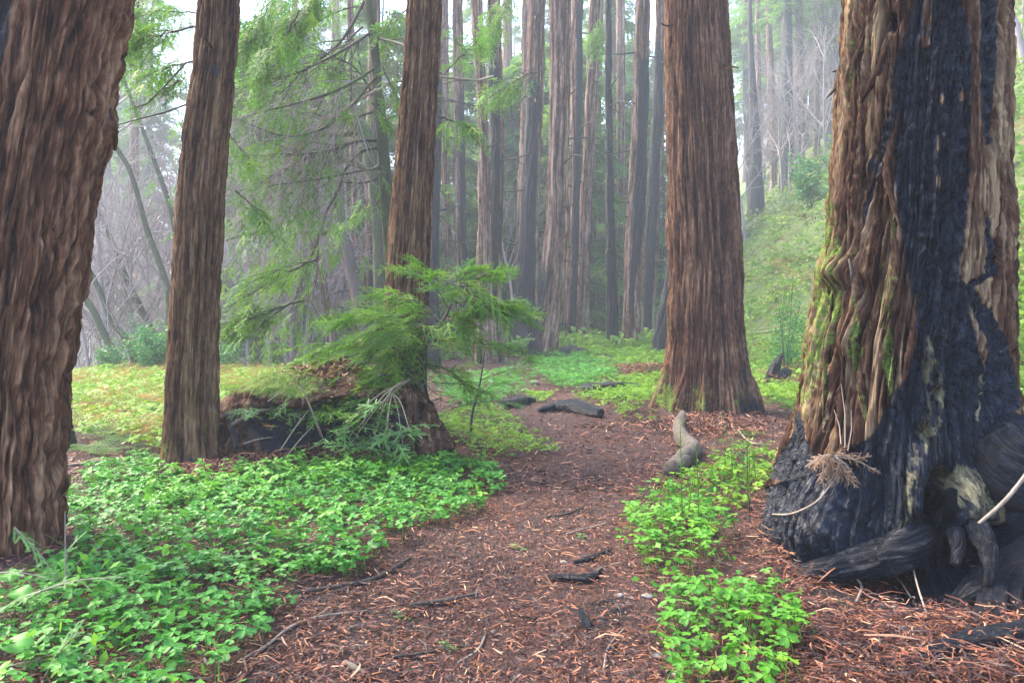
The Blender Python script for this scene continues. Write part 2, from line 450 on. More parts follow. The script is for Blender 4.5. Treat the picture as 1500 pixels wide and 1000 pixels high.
# ------------------------------------------------------------------ trunks
class Trunk:
    """A trunk from its outline in the photograph: rows (v, left, right) at distance d."""
    def __init__(s, rows, d, htop, rtop=.5, below=.35, nv=220, nth=200, zvis=None, front=.72, ntop=26):
        rows = sorted(rows, key=lambda r: -r[0])
        Zs = []; Xs = []; Rs = []
        for v, a, b in rows:
            pa = P(a, v, d); pb = P(b, v, d)
            t1 = math.atan(pa[0] / d); t2 = math.atan(pb[0] / d); tm = (t1 + t2) / 2      # the two sight lines touch the round trunk
            Zs.append((pa[2] + pb[2]) / 2); Xs.append(d * math.tan(tm)); Rs.append(d / math.cos(tm) * math.sin((t2 - t1) / 2) * .985)
        s.d = d; Zs = np.array(Zs); Xs = np.array(Xs); Rs = np.array(Rs)
        s.base = np.array([Xs[0], d, Zs[0]])
        lean = (Xs[-1] - Xs[0]) / (Zs[-1] - Zs[0] + 1e-6); lean = np.clip(lean, -.2, .2)
        zt = Zs[-1]
        s.Z = np.concatenate([[Zs[0] - below], Zs, [zt + (htop - zt) * .5, htop]])
        s.X = np.concatenate([[Xs[0]], Xs, [Xs[-1] + lean * (htop - zt) * .35, Xs[-1] + lean * (htop - zt) * .5]])
        s.R = np.concatenate([[Rs[0] * 1.12], Rs, [Rs[-1] * (1 + rtop) / 2, Rs[-1] * rtop]])
        zvis = zvis or zt + .25
        s.z = np.concatenate([np.linspace(Zs[0] - below, zvis, nv), np.geomspace(zvis + .1, htop, ntop)])
        c = -pi / 2 + math.atan2(-s.base[0], d) * -1  # facing the camera
        nf = int(nth * front)
        s.face = math.atan2(-d, -s.base[0])
        a = np.concatenate([np.linspace(-1.85, 1.85, nf, endpoint=False), np.linspace(1.85, 2 * pi - 1.85, nth - nf, endpoint=False)])
        s.th = a
        s.TH, s.ZZ = np.meshgrid(a, s.z)
        def sm(y):
            v = np.interp(s.z, s.Z, y)
            k = np.array([1, 2, 3, 2, 1.]) / 9; p = np.pad(v, 2, mode='edge'); return np.convolve(p, k, 'valid')
        s.cx = sm(s.X); s.r = sm(s.R)
        s.rr = np.repeat(s.r[:, None], len(a), 1); s.yo = np.zeros_like(s.cx)
        s.at = {k: np.zeros_like(s.TH) for k in ('char', 'moss', 'pale')}
        s.A = np.clip(s.TH / (2 * pi), -1, 1) % 1.0
        s.Rm = float(np.median(s.r))
    def ang(s): return s.TH + s.face
    def pos(s, r):
        a = s.ang()
        return np.stack([s.cx[:, None] + r * np.cos(a), s.d + s.yo[:, None] + r * np.sin(a), s.ZZ], -1)
    def pix(s): return proj(s.pos(s.rr))
    def bark(s, amp, width, seed, stretch=.30, chk=.35, tw=0.0, flute=0.0, nflute=9):
        n1 = max(6, round(2 * pi * s.Rm / width)); z = s.ZZ; u = s.A + tw * z
        w = (.55 / n1) * pn(u * (n1 // 2), z / (stretch * 2.6), n1 // 2, seed) + (.05 / n1) * pn(u * n1, z / (stretch * .5), n1, seed + 1)
        uu = u + w
        a = np.abs(pn(uu * n1, z / stretch, n1, seed + 2))
        b = np.abs(pn(uu * n1 * 2, z / (stretch * .55), n1 * 2, seed + 3))
        c = 1 - 2.2 * np.abs(pn(uu * n1 * 4, z / (stretch * .8), n1 * 4, seed + 4))
        e = np.abs(pn(uu * n1, z / (stretch * chk), n1, seed + 5))
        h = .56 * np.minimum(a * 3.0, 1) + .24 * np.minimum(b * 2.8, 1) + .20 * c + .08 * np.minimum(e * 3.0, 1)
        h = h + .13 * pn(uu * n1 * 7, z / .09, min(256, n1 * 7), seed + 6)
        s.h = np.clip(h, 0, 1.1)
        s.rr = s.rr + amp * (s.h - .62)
        if flute: s.rr = s.rr + flute * pn(u * nflute, z / .9, nflute, seed + 7) * s.Rm
        s.rr = s.rr + .02 * s.Rm * pn(u * 5, z / .5, 5, seed + 9)
    def noise(s, f, zf, seed, p=24): return pn(s.A * p, s.ZZ * zf, p, seed)
    def mesh(s, name, mat, org=None):
        V = s.pos(s.rr); nz, nt = s.TH.shape
        i = np.arange(nz - 1)[:, None] * nt; j = np.arange(nt)[None]; j2 = (j + 1) % nt
        Fq = np.stack([i + j, i + j2, i + nt + j2, i + nt + j], -1).reshape(-1, 4)
        V = V.reshape(-1, 3)
        top = len(V); c = V[(nz - 1) * nt:].mean(0); V = np.vstack([V, c + [0, 0, s.r[-1] * .6]])
        jj = np.arange(nt); F3 = np.stack([(nz - 1) * nt + jj, (nz - 1) * nt + (jj + 1) % nt, np.full(nt, top)], -1)
        a = s.ang(); bk = np.stack([s.Rm * np.cos(a), s.Rm * np.sin(a), s.ZZ], -1).reshape(-1, 3)
        bk = np.vstack([bk, bk[-1]])
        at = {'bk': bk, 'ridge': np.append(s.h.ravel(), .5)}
        for k, v in s.at.items(): at[k] = np.append(np.clip(v, 0, 1).ravel(), 0)
        org = s.base if org is None else org
        return mesh_np(name, V - org, Fq, F3, at, mat)

def surface(path, rad, n=60, nth=28, amp=.12, seed=0, flat=1.0, fib=9, attrs=None, close=True):
    """gnarled root, log or branch along a path; returns V, F4, F3, attrs"""
    p = cr(np.column_stack([np.asarray(path, float), np.asarray(rad, float)]), n)
    pts, r = p[:, :3], np.maximum(p[:, 3], .003)
    t = np.gradient(pts, axis=0); t /= np.linalg.norm(t, axis=1)[:, None] + 1e-9
    L = np.concatenate([[0], np.cumsum(np.linalg.norm(np.diff(pts, axis=0), axis=1))])
    ref = np.array([0.05, .1, 1.0]) if abs(t[:, 2].mean()) < .75 else np.array([0.1, -1.0, .05])
    nn = np.cross(t, ref); nn /= np.linalg.norm(nn, axis=1)[:, None] + 1e-9
    bb = np.cross(nn, t)
    an = np.arange(nth) / nth * 2 * pi; A = np.tile(an / (2 * pi), (n, 1)); LL = np.repeat(L[:, None], nth, 1)
    rm = float(r.mean())
    w = .05 * pn(A * 4, LL / (rm * 4), 4, seed)
    h = np.abs(pn((A + w) * fib, LL / (rm * 5), fib, seed + 1)); h2 = np.abs(pn((A + w) * fib * 2, LL / (rm * 3.5), fib * 2, seed + 2))
    big = pn(A * 3, LL / (rm * 3.2), 3, seed + 3) * .6
    hh = np.clip(.65 * np.minimum(h * 2.5, 1) + .35 * np.minimum(h2 * 2.5, 1), 0, 1)
    R = r[:, None] * (1 + amp * (hh - .6) * 1.2 + amp * 1.1 * big)
    V = pts[:, None] + R[..., None] * (np.cos(an)[None, :, None] * nn[:, None] + flat * np.sin(an)[None, :, None] * bb[:, None])
    i = np.arange(n - 1)[:, None] * nth; j = np.arange(nth)[None]; j2 = (j + 1) % nth
    Fq = np.stack([i + j, i + nth + j, i + nth + j2, i + j2], -1).reshape(-1, 4)
    V = V.reshape(-1, 3); m = len(V)
    V = np.vstack([V, pts[0], pts[-1]])
    jj = np.arange(nth)
    F3 = np.vstack([np.stack([jj, (jj + 1) % nth, np.full(nth, m)], -1), np.stack([(n - 1) * nth + (jj + 1) % nth, (n - 1) * nth + jj, np.full(nth, m + 1)], -1)])
    bk = np.stack([rm * np.cos(A * 2 * pi), rm * np.sin(A * 2 * pi), LL], -1).reshape(-1, 3); bk = np.vstack([bk, bk[0], bk[-1]])
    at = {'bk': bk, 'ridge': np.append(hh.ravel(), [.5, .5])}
    for k in ('char', 'moss', 'pale'):
        v = (attrs or {}).get(k, 0.0); at[k] = np.full(m + 2, v)
    return V, Fq, F3, at

def seg(v, tab):
    """piecewise-linear left/right limits by pixel row"""
    t = np.array(tab, float); return np.interp(v, t[:, 0], t[:, 1]), np.interp(v, t[:, 0], t[:, 2])
def band(u, v, tab, soft=8):
    a, b = seg(v, tab); w = np.clip(b - a, 0, 1)
    lo, hi = min(r[0] for r in tab), max(r[0] for r in tab)
    if lo > 5: w = w * sst(lo - 14, lo + 10, v)
    if hi < 860: w = w * (1 - sst(hi - 10, hi + 14, v))
    return np.clip(.5 + np.minimum(u - a, b - u) / (2 * soft), 0, 1) * w

# --- big leaning trunk at the left edge
T = Trunk([(0, -62, 190), (60, -66, 181), (100, -70, 172), (180, -76, 163), (220, -82, 152), (300, -92, 136), (400, -104, 124), (480, -112, 108),
           (560, -118, 98), (700, -124, 91), (800, -128, 88), (850, -136, 86), (880, -146, 84)], 3.95, 11, .7, nv=400, nth=390)
T.bark(.080, .050, 21, .42, .42, flute=.035, nflute=7)
pu, pv = T.pix()
T.rr += -.05 * np.exp(-((pu - 136) / 5.0) ** 2 - ((pv - 166) / 5.0) ** 2)
T.rr += -.03 * np.exp(-((pu - 58) / 6.) ** 2 - ((pv - 347) / 7.) ** 2)
for k in range(26):
    a, b = np.random.default_rng(k + 60).random(2)
    T.rr += (-.03 if k % 3 else .02) * np.exp(-((pu - a * 190) / 5.) ** 2 - ((pv - b * 850) / 9.) ** 2)
T.at['char'] = band(pu, pv, [(0, -80, 12), (90, -80, 4), (130, -80, -20), (900, -200, -60)], 14)
tr = empty('redwood', T.base, 'largest brown redwood trunk leaning in from the left picture edge', 'tree')
link('trunk', T.mesh('left_trunk', M['bark_brown']), tr)
g = surface([P(168, 218, 3.85), P(166, 190, 3.7), P(162, 160, 3.8)], [.012, .02, .006], 14, 8, .3, 4)
link('bark_flake', mesh_np('bark_flake', g[0] - T.base, g[1], g[2], g[3], M['bark_brown']), tr)

# --- slim redwood, second from the left
T = Trunk([(0, 291, 351), (50, 287, 348), (100, 283, 344), (200, 268, 335), (300, 258, 328), (400, 252, 323), (500, 247, 320), (600, 241, 320),
           (655, 238, 322), (690, 229, 329), (702, 222, 336)], 6.1, 13, .6, nv=320, nth=165)
T.bark(.036, .028, 41, .50, .3, flute=.04)
pu, pv = T.pix()
T.rr += .018 * np.exp(-((pu - 312) / 5) ** 2 - ((pv - 68) / 6) ** 2)
T.at['char'] = np.clip(.62 * np.exp(-((pu - 315) / 9) ** 2 - ((pv - 104) / 20) ** 2) + .55 * sst(640, 700, pv), 0, 1)
T.at['moss'] = .33 * sst(560, 690, pv) + .25 * band(pu, pv, [(0, 225, 262), (700, 225, 240)], 10)
tr = empty('redwood', T.base, 'slim brown redwood between the big left trunk and the mossy stump', 'tree')
link('trunk', T.mesh('slim_trunk', M['bark_slim']), tr)
g = surface([P(311, 72, 5.95), P(304, 63, 5.85), P(297, 54, 5.82)], [.014, .011, .006], 12, 7, .2, 4)
link('branch_stub', mesh_np('branch_stub', g[0] - T.base, g[1], g[2], g[3], M['bark_slim']), tr)

# --- redwood behind the green sapling
T = Trunk([(0, 597, 646), (100, 592, 642), (200, 583, 637), (300, 574, 632), (400, 566, 628), (500, 559, 623), (600, 553, 628), (640, 549, 638),
           (662, 542, 650)], 7.5, 15, .6, nv=320, nth=165)
T.bark(.040, .030, 61, .55, .3, flute=.05)
pu, pv = T.pix()
T.at['char'] = .85 * sst(470, 545, pv)
tr = empty('redwood', T.base, 'brown redwood trunk rising behind the bright green sapling', 'tree')
link('trunk', T.mesh('middle_trunk', M['bark_slim']), tr)

# --- flared redwood right of the path
T = Trunk([(0, 975, 1067), (100, 974, 1071), (200, 976, 1078), (300, 978, 1083), (400, 981, 1088), (450, 980, 1090), (500, 977, 1093), (545, 970, 1098),
           (575, 962, 1106), (600, 954, 1113), (616, 944, 1122)], 9.9, 18, .6, nv=380, nth=240)
T.bark(.062, .040, 81, .95, .3, flute=.07, nflute=11)
pu, pv = T.pix()
low = sst(520, 610, pv)
T.rr += low * .06 * np.cos(T.TH * 9 + 1.3 * np.sin(T.TH * 2))
T.at['char'] = .5 * sst(560, 612, pv) * (.5 + .5 * T.noise(1, 1, 5)) + .5 * band(pu, pv, [(470, 1085, 1095), (560, 1080, 1100), (610, 1080, 1115)], 10)
T.at['moss'] = .58 * sst(520, 590, pv) * (.6 + .6 * T.noise(1, 1.2, 6, 12)) + .32 * band(pu, pv, [(0, 970, 985), (400, 975, 990), (600, 950, 985)], 8)
tr = empty('redwood', T.base, 'wide redwood with a flared foot right of the path behind the grey log', 'tree')
link('trunk', T.mesh('flared_trunk', M['bark_red']), tr)
for (a, b, c, r) in (((1062, 99, 9.45), (1074, 98, 9.3), (1082, 100, 9.2), .014), ((985, 36, 9.5), (976, 38, 9.35), (968, 34, 9.2), .014)):
    g = surface([P(*a), P(*b), P(*c)], [r, r * .8, r * .4], 10, 7, .2, 4)
    link('branch_stub', mesh_np('branch_stub', g[0] - T.base, g[1], g[2], g[3], M['bark_red']), tr)

# --- the burnt giant on the right
D = 4.10
T = Trunk([(0, 1237, 1478), (100, 1230, 1479), (200, 1224, 1480), (300, 1216, 1481), (330, 1215, 1482), (400, 1203, 1481), (450, 1194, 1480), (500, 1184, 1481),
           (560, 1176, 1486), (600, 1168, 1496), (650, 1153, 1520), (700, 1138, 1548), (750, 1128, 1572), (800, 1122, 1590), (840, 1120, 1600), (880, 1122, 1600)],
          D, 12, .7, nv=480, nth=510, below=.3, front=.8)
pu, pv = T.pix()
T.rr += sst(580, 760, pv) * (.07 * np.abs(np.sin(T.TH * 3.5 + .6)) - .04)
T.bark(.075, .042, 101, .85, .6, flute=.03, nflute=17, tw=-.02)
V0 = T.pos(T.rr); pu, pv = proj(V0)
rg_ = T.h
char = band(pu, pv, [(0, 1338, 1408), (30, 1330, 1425), (100, 1306, 1424), (200, 1308, 1424), (300, 1315, 1420), (400, 1330, 1408), (450, 1336, 1425), (520, 1322, 1440), (560, 1318, 1450),
                     (600, 1300, 1475), (640, 1275, 1600), (690, 1190, 1700), (730, 1080, 1700), (900, 1050, 1700)], 9)
char = np.maximum(char, band(pu, pv, [(0, 1440, 1462), (120, 1440, 1460), (210, 1444, 1450), (215, 1440, 1440), (310, 1445, 1445), (320, 1446, 1456), (400, 1446, 1462), (420, 1410, 1430), (500, 1450, 1478), (600, 1440, 1500)], 7))
char = np.maximum(char, .95 * np.exp(-((pu - 1306) / 9) ** 2 - ((pv - 30) / 16) ** 2))
char = np.maximum(char, band(pu, pv, [(150, 1304, 1300), (200, 1290, 1306), (240, 1272, 1292), (300, 1262, 1272), (330, 1262, 1264)], 7))
char = np.maximum(char, band(pu, pv, [(600, 1166, 1168), (640, 1160, 1176), (700, 1120, 1200)], 6))
# brown islands left inside the char
for (a, b, sa, sb) in ((1360, 25, 9, 40), (1381, 145, 6, 14), (1376, 210, 5, 22), (1411, 140, 4, 12), (1376, 265, 5, 16), (1352, 62, 12, 10)):
    char = char - .9 * np.exp(-((pu - a) / sa) ** 2 - ((pv - b) / sb) ** 2)
T.at['char'] = np.clip(char, 0, 1)
moss = .58 * band(pu, pv, [(250, 1200, 1216), (330, 1200, 1235), (400, 1190, 1245), (470, 1180, 1235), (540, 1170, 1212), (600, 1165, 1185), (640, 1165, 1166)], 12)
moss = np.maximum(moss, .60 * band(pu, pv, [(430, 1246, 1250), (480, 1246, 1268), (540, 1250, 1262), (560, 1252, 1256)], 6))
moss = np.maximum(moss, .52 * band(pu, pv, [(380, 1290, 1312), (440, 1286, 1310), (600, 1300, 1316), (660, 1245, 1290), (690, 1240, 1262)], 6))
moss = np.maximum(moss, .30 * band(pu, pv, [(0, 1230, 1300), (300, 1216, 1262), (420, 1200, 1260)], 20))
T.at['moss'] = moss * (1 - char * .6)
pale = .56 * band(pu, pv, [(450, 1345, 1352), (500, 1348, 1372), (560, 1350, 1392), (620, 1345, 1392), (680, 1322, 1350), (720, 1315, 1350), (790, 1300, 1330)], 8)
pale = np.maximum(pale, .58 * band(pu, pv, [(535, 1436, 1444), (580, 1436, 1448), (620, 1430, 1440)], 5))
pale = np.maximum(pale, .60 * band(pu, pv, [(680, 1370, 1440), (720, 1385, 1480), (790, 1440, 1500), (800, 1440, 1440)], 10))
pale = np.maximum(pale, .50 * band(pu, pv, [(520, 1185, 1225), (600, 1180, 1225), (640, 1200, 1230)], 12) * (1 - char))
T.at['pale'] = pale
# charcoal checks: blocky relief where burnt
nb = 40; f1, f2 = vor(T.A * nb + .5 * T.noise(1, 6, 7), T.ZZ / .075 + .6 * T.noise(1, 5, 8, 40), nb, 3)
T.rr += T.at['char'] * ((1 - sst(560, 650, pv)) * (.022 * np.minimum((f2 - f1) * 2.0, 1) + .016 * T.noise(1, 9, 23, 44) + .010 * T.noise(1, 26, 24, 90)) - .032)
tw_ = T.A * 60 + 14.0 * T.ZZ + .8 * T.noise(1, 3, 17)
T.rr += T.at['char'] * sst(560, 650, pv) * .012 * np.abs(pn(tw_, T.ZZ * 2.2, 60, 19)) * 2
# hollows between the roots, knots, folds
for (a, b, sa, sb, dp) in ((1384, 745, 22, 44, .50), (1376, 800, 34, 36, .42), (1462, 812, 46, 34, .50), (1262, 874, 70, 13, .34), (1325, 862, 30, 18, .34), (1420, 850, 60, 22, .25),
                           (1352, 635, 14, 16, .10), (1306, 34, 6, 14, .07), (1266, 430, 10, 22, .05), (1225, 520, 8, 40, .03), (1262, 250, 5, 45, .04), (1290, 720, 14, 40, .06)):
    T.rr -= dp * np.exp(-(((pu - a) / sa) ** 2 + ((pv - b) / sb) ** 2) ** 1.5)
for (a, b, sa, sb, dp) in ((1232, 398, 26, 20, .075), (1245, 500, 24, 26, .05), (1345, 690, 22, 40, .07), (1425, 720, 18, 36, .07), (1300, 560, 20, 60, .04), (1195, 740, 50, 40, .05), (1290, 120, 9, 70, .03), (1200, 790, 75, 45, .09), (1140, 840, 40, 22, .05)):
    T.rr += dp * np.exp(-(((pu - a) / sa) ** 2 + ((pv - b) / sb) ** 2))
T.rr += .012 * T.at['char'] * T.noise(1, 5, 15, 60)
T.rr = np.maximum(T.rr, .12)
big = empty('burnt_redwood', T.base, 'huge redwood at right with a blackened burnt face and hollow charred foot', 'tree')
link('trunk', T.mesh('burnt_trunk', M['bark_burnt']), big)
BV = T.pos(T.rr).reshape(-1, 3); BU, BW = proj(BV); BV_front = ((BV[:, 0] - np.interp(BV[:, 2], T.z, T.cx)) * -.45 + (BV[:, 1] - D) * -.9) > 0
def onbark(u, v, off=0.0):
    """point on the burnt trunk's skin seen at pixel (u, v), off metres towards the camera"""
    dd = (BU - u) ** 2 + (BW - v) ** 2 + np.where(BV_front, 0, 1e6); k = np.argsort(dd)[:6]
    return P(u, v, float(BV[k, 1].min()) - off)
def part_surface(name, pts, rad, parent, org, mat, n=70, nth=40, amp=.2, seed=1, flat=1.0, fib=9, attrs=None, label=None):
    g = surface(pts, rad, n, nth, amp, seed, flat, fib, attrs)
    return link(name, mesh_np(name, g[0] - np.asarray(org, float), g[1], g[2], g[3], mat), parent, label=label)
CH = {'char': 1.0}
roots = [([(1400, 730, 3.95), (1366, 768, 3.68), (1330, 796, 3.55), (1285, 816, 3.47), (1232, 830, 3.42), (1170, 842, 3.39), (1104, 848, 3.40)], [.05, .07, .08, .075, .065, .05, .02], 1.0, .0),
         ([(1430, 770, 3.6), (1446, 800, 3.5), (1452, 830, 3.46), (1448, 856, 3.46)], [.045, .036, .026, .018], 1.0, 0),
         ([(1400, 776, 3.62), (1404, 800, 3.55), (1398, 826, 3.52)], [.035, .028, .018], 1.0, 0),
         ([(1440, 640, 3.95), (1480, 690, 3.8), (1520, 730, 3.72), (1580, 770, 3.7)], [.12, .13, .11, .09], 1.0, .08)]
for i, (pp, rr, fl, pl) in enumerate(roots):
    part_surface('root', [onbark(q[0], q[1], [-.35, -.1, .15, .3, .5, .7, .9][min(k, 6)] * rr[k]) if i not in (1, 2) else P(q[0], q[1], q[2] - .15) for k, q in enumerate(pp)], rr, big, T.base, M['char'], 120, 64, .34, 30 + i * 7, fl, 13, {'char': 1.0, 'pale': pl})
# loose bark strips on the brown flank
strips = [([(1302, 60, 3.86), (1284, 110, 3.84), (1262, 150, 3.86)], .018), ([(1300, 170, 3.84), (1288, 230, 3.82), (1270, 290, 3.84)], .022),
          ([(1318, 160, 3.8), (1300, 250, 3.79), (1318, 330, 3.8)], .020), ([(1306, 300, 3.8), (1312, 400, 3.79), (1290, 480, 3.8)], .022),
          ([(1240, 190, 3.95), (1246, 330, 3.9), (1240, 420, 3.88)], .016), ([(1256, 60, 3.9), (1262, 200, 3.88), (1258, 320, 3.86)], .016),
          ([(1430, 40, 3.84), (1428, 200, 3.84), (1434, 380, 3.82)], .018), ([(1466, 60, 3.98), (1470, 300, 3.98), (1464, 480, 3.94)], .016),
          ([(1342, 430, 3.78), (1336, 500, 3.76), (1324, 560, 3.74)], .020), ([(1276, 470, 3.82), (1262, 560, 3.78), (1276, 640, 3.72)], .022),
          ([(1220, 430, 3.95), (1212, 520, 3.9), (1206, 610, 3.85)], .018), ([(1236, 520, 3.86), (1232, 600, 3.8), (1226, 655, 3.76)], .020)]
for i, (pp, r) in enumerate(strips):
    q = [onbark(a[0], a[1], -.2 * r) for a in pp]; nq = len(q)
    part_surface('bark_strip', q, [r * .35] + [r] * (nq - 2) + [r * .35], big, T.base, M['bark_burnt'], 46, 14, .38, 60 + i * 5, .6, 5, {'moss': .45 if i in (10, 3, 9) else .15, 'pale': .3 if i in (10, 11) else 0})
for q, rr in (([P(1222, 130, 4.25), P(1216, 138, 4.2), P(1210, 144, 4.15)], [.012, .008, .002]), ([P(1224, 104, 4.25), P(1218, 106, 4.2)], [.007, .002])):
    g = Geo(); g.tube(q, rr, 6); link('branch_stub', g.mesh('branch_stub', M['dark_twig'], T.base), big)

# --- dark foot of a trunk hidden behind the left redwood
T = Trunk([(0, 110, 150), (200, 100, 142), (300, 88, 128), (400, 76, 112), (500, 66, 102), (560, 62, 99), (610, 58, 103), (640, 52, 109), (660, 46, 116)], 7.2, 13, .6, nv=90, nth=80)
T.bark(.03, .04, 121, .25, .4); T.at['char'] += .7; T.at['moss'] += .35
tr = empty('redwood', T.base, 'dark mossy trunk foot half hidden behind the leaning left redwood', 'tree')
link('trunk', T.mesh('hidden_trunk', M['bark_grove']), tr)

# --- the grove in the middle distance: (rows, distance, side burnt, label)
grove = [
 ([(0, 644, 656), (300, 648, 659), (420, 651, 664), (490, 652, 667)], 29, None, 'thin red-brown trunk just right of the redwood behind the sapling'),
 ([(0, 633, 645), (200, 633, 646), (330, 624, 643), (420, 622, 642), (520, 616, 644)], 19, 'R', 'half burnt trunk peeping out behind the right side of the redwood over the sapling'),
 ([(0, 663, 677), (150, 664, 679), (333, 666, 682), (400, 668, 684), (500, 668, 687)], 25, 'R2', 'pale slim grove trunk with a burnt right side, second right of the sapling redwood'),
 ([(0, 690, 706), (100, 696, 711), (200, 702, 714), (333, 701, 719), (420, 698, 722), (512, 692, 728)], 20, None, 'rusty left trunk of the crossing pair above the sapling'),
 ([(0, 714, 732), (100, 716, 735), (200, 718, 738), (333, 712, 735), (430, 702, 733), (515, 700, 740)], 20.5, 'M', 'dark right trunk of the crossing pair above the sapling'),
 ([(0, 736, 750), (333, 737, 752), (500, 736, 756)], 40, None, 'pale hazy trunk right behind the crossing pair'),
 ([(0, 765, 785), (150, 764, 782), (333, 757, 776), (500, 752, 778)], 30, None, 'pale trunk pressed behind the blue-black burnt one at the left of the grove'),
 ([(0, 773, 798), (130, 772, 796), (250, 768, 790), (333, 762, 788), (450, 752, 788), (500, 746, 792), (525, 738, 800)], 23, 'L', 'blue-black burnt trunk widening to a dark foot at the left of the grove'),
 ([(0, 806, 836), (150, 806, 834), (333, 800, 832), (430, 790, 826), (500, 778, 819), (537, 768, 812)], 20, 'B', 'leaning brown grove trunk with a black foot, nearest to the path'),
 ([(0, 838, 854), (200, 835, 851), (333, 833, 848), (430, 829, 845), (520, 826, 842)], 26, 'R', 'charred narrow trunk right behind the leaning brown one in the grove'),
 ([(0, 864, 879), (200, 856, 872), (333, 848, 866), (430, 843, 864), (495, 837, 863)], 27, None, 'pale pinkish straight trunk in the middle of the grove'),
 ([(0, 872, 884), (200, 868, 880), (333, 864, 880), (476, 860, 878)], 33, None, 'greyish trunk just behind the pale pinkish grove trunk'),
 ([(0, 887, 895), (150, 887, 896), (333, 888, 900), (430, 889, 904), (520, 890, 908)], 23, 'D', 'thin dark trunk standing alone in the gap of the grove'),
 ([(0, 903, 915), (300, 903, 918), (400, 905, 917), (465, 903, 920)], 36, None, 'hazy mauve trunk behind the thin dark one in the grove gap'),
 ([(0, 932, 952), (120, 928, 950), (250, 923, 947), (333, 917, 945), (420, 915, 943), (522, 910, 943)], 22.5, 'T', 'right grove trunk black above and striped brown below'),
 ([(0, 962, 976), (150, 957, 974), (333, 945, 965), (420, 941, 960), (500, 934, 956)], 26, 'M', 'rightmost grove trunk with a silvery right edge'),
 ([(330, 985, 1004), (410, 975, 992), (440, 968, 988), (475, 960, 983), (500, 955, 982)], 21, 'A', 'short leaning black trunk tucked behind the flared redwood'),
 ([(0, 541, 556), (150, 539, 557), (250, 536, 560), (333, 535, 562), (430, 535, 563), (520, 532, 566)], 22, 'R2', 'broad pale trunk left of the redwood behind the sapling'),
 ([(60, 192, 203), (200, 190, 204), (333, 187, 201), (430, 182, 199), (510, 178, 197), (560, 174, 199)], 30, None, 'mauve hazy trunk between the two left redwoods'),
 ([(100, 420, 428), (300, 372, 382), (333, 364, 378), (400, 355, 368), (470, 353, 364), (540, 351, 366)], 26, None, 'hazy leaning trunk right of the slim redwood'),
 ([(250, 432, 442), (360, 455, 466), (420, 470, 480), (480, 478, 489)], 19, None, 'short bent trunk under the snapped horizontal limb'),
 ([(310, 488, 494), (333, 492, 503), (400, 507, 520), (450, 516, 530), (520, 524, 540)], 18, None, 'broken leaning trunk with a snapped top left of the sapling redwood'),
 ([(0, 486, 496), (250, 485, 499), (333, 482, 500), (440, 480, 502), (540, 478, 504)], 34, None, 'dim greenish trunk far behind the dead branches'),
 ([(150, 512, 520), (333, 514, 523), (400, 517, 529), (470, 522, 534)], 20, None, 'thin trunk between the broken one and the broad pale one'),
 ([(0, 1146, 1160), (150, 1144, 1162), (200, 1142, 1163), (262, 1144, 1162)], 45, 'A', 'darkest hillside trunk in the blue haze, its foot bare'),
 ([(60, 1096, 1103), (150, 1098, 1110), (230, 1097, 1116), (296, 1094, 1120)], 42, 'A', 'lowest dark hillside trunk just right of the flared redwood'),
 ([(30, 1122, 1130), (120, 1124, 1135), (240, 1128, 1138)], 50, None, 'slender middle trunk on the hazy hillside'),
 ([(0, 1171, 1176), (100, 1168, 1174), (175, 1166, 1174)], 55, 'A', 'thin dark trunk high on the hazy hillside'),
 ([(0, 1216, 1228), (130, 1213, 1228), (215, 1208, 1230)], 48, 'A', 'dim trunk on the hillside touching the burnt giant'),
 ([(0, 1106, 1112), (160, 1108, 1116), (240, 1106, 1118)], 52, None, 'pale double-stemmed trunk behind the lowest dark hillside one'),
]
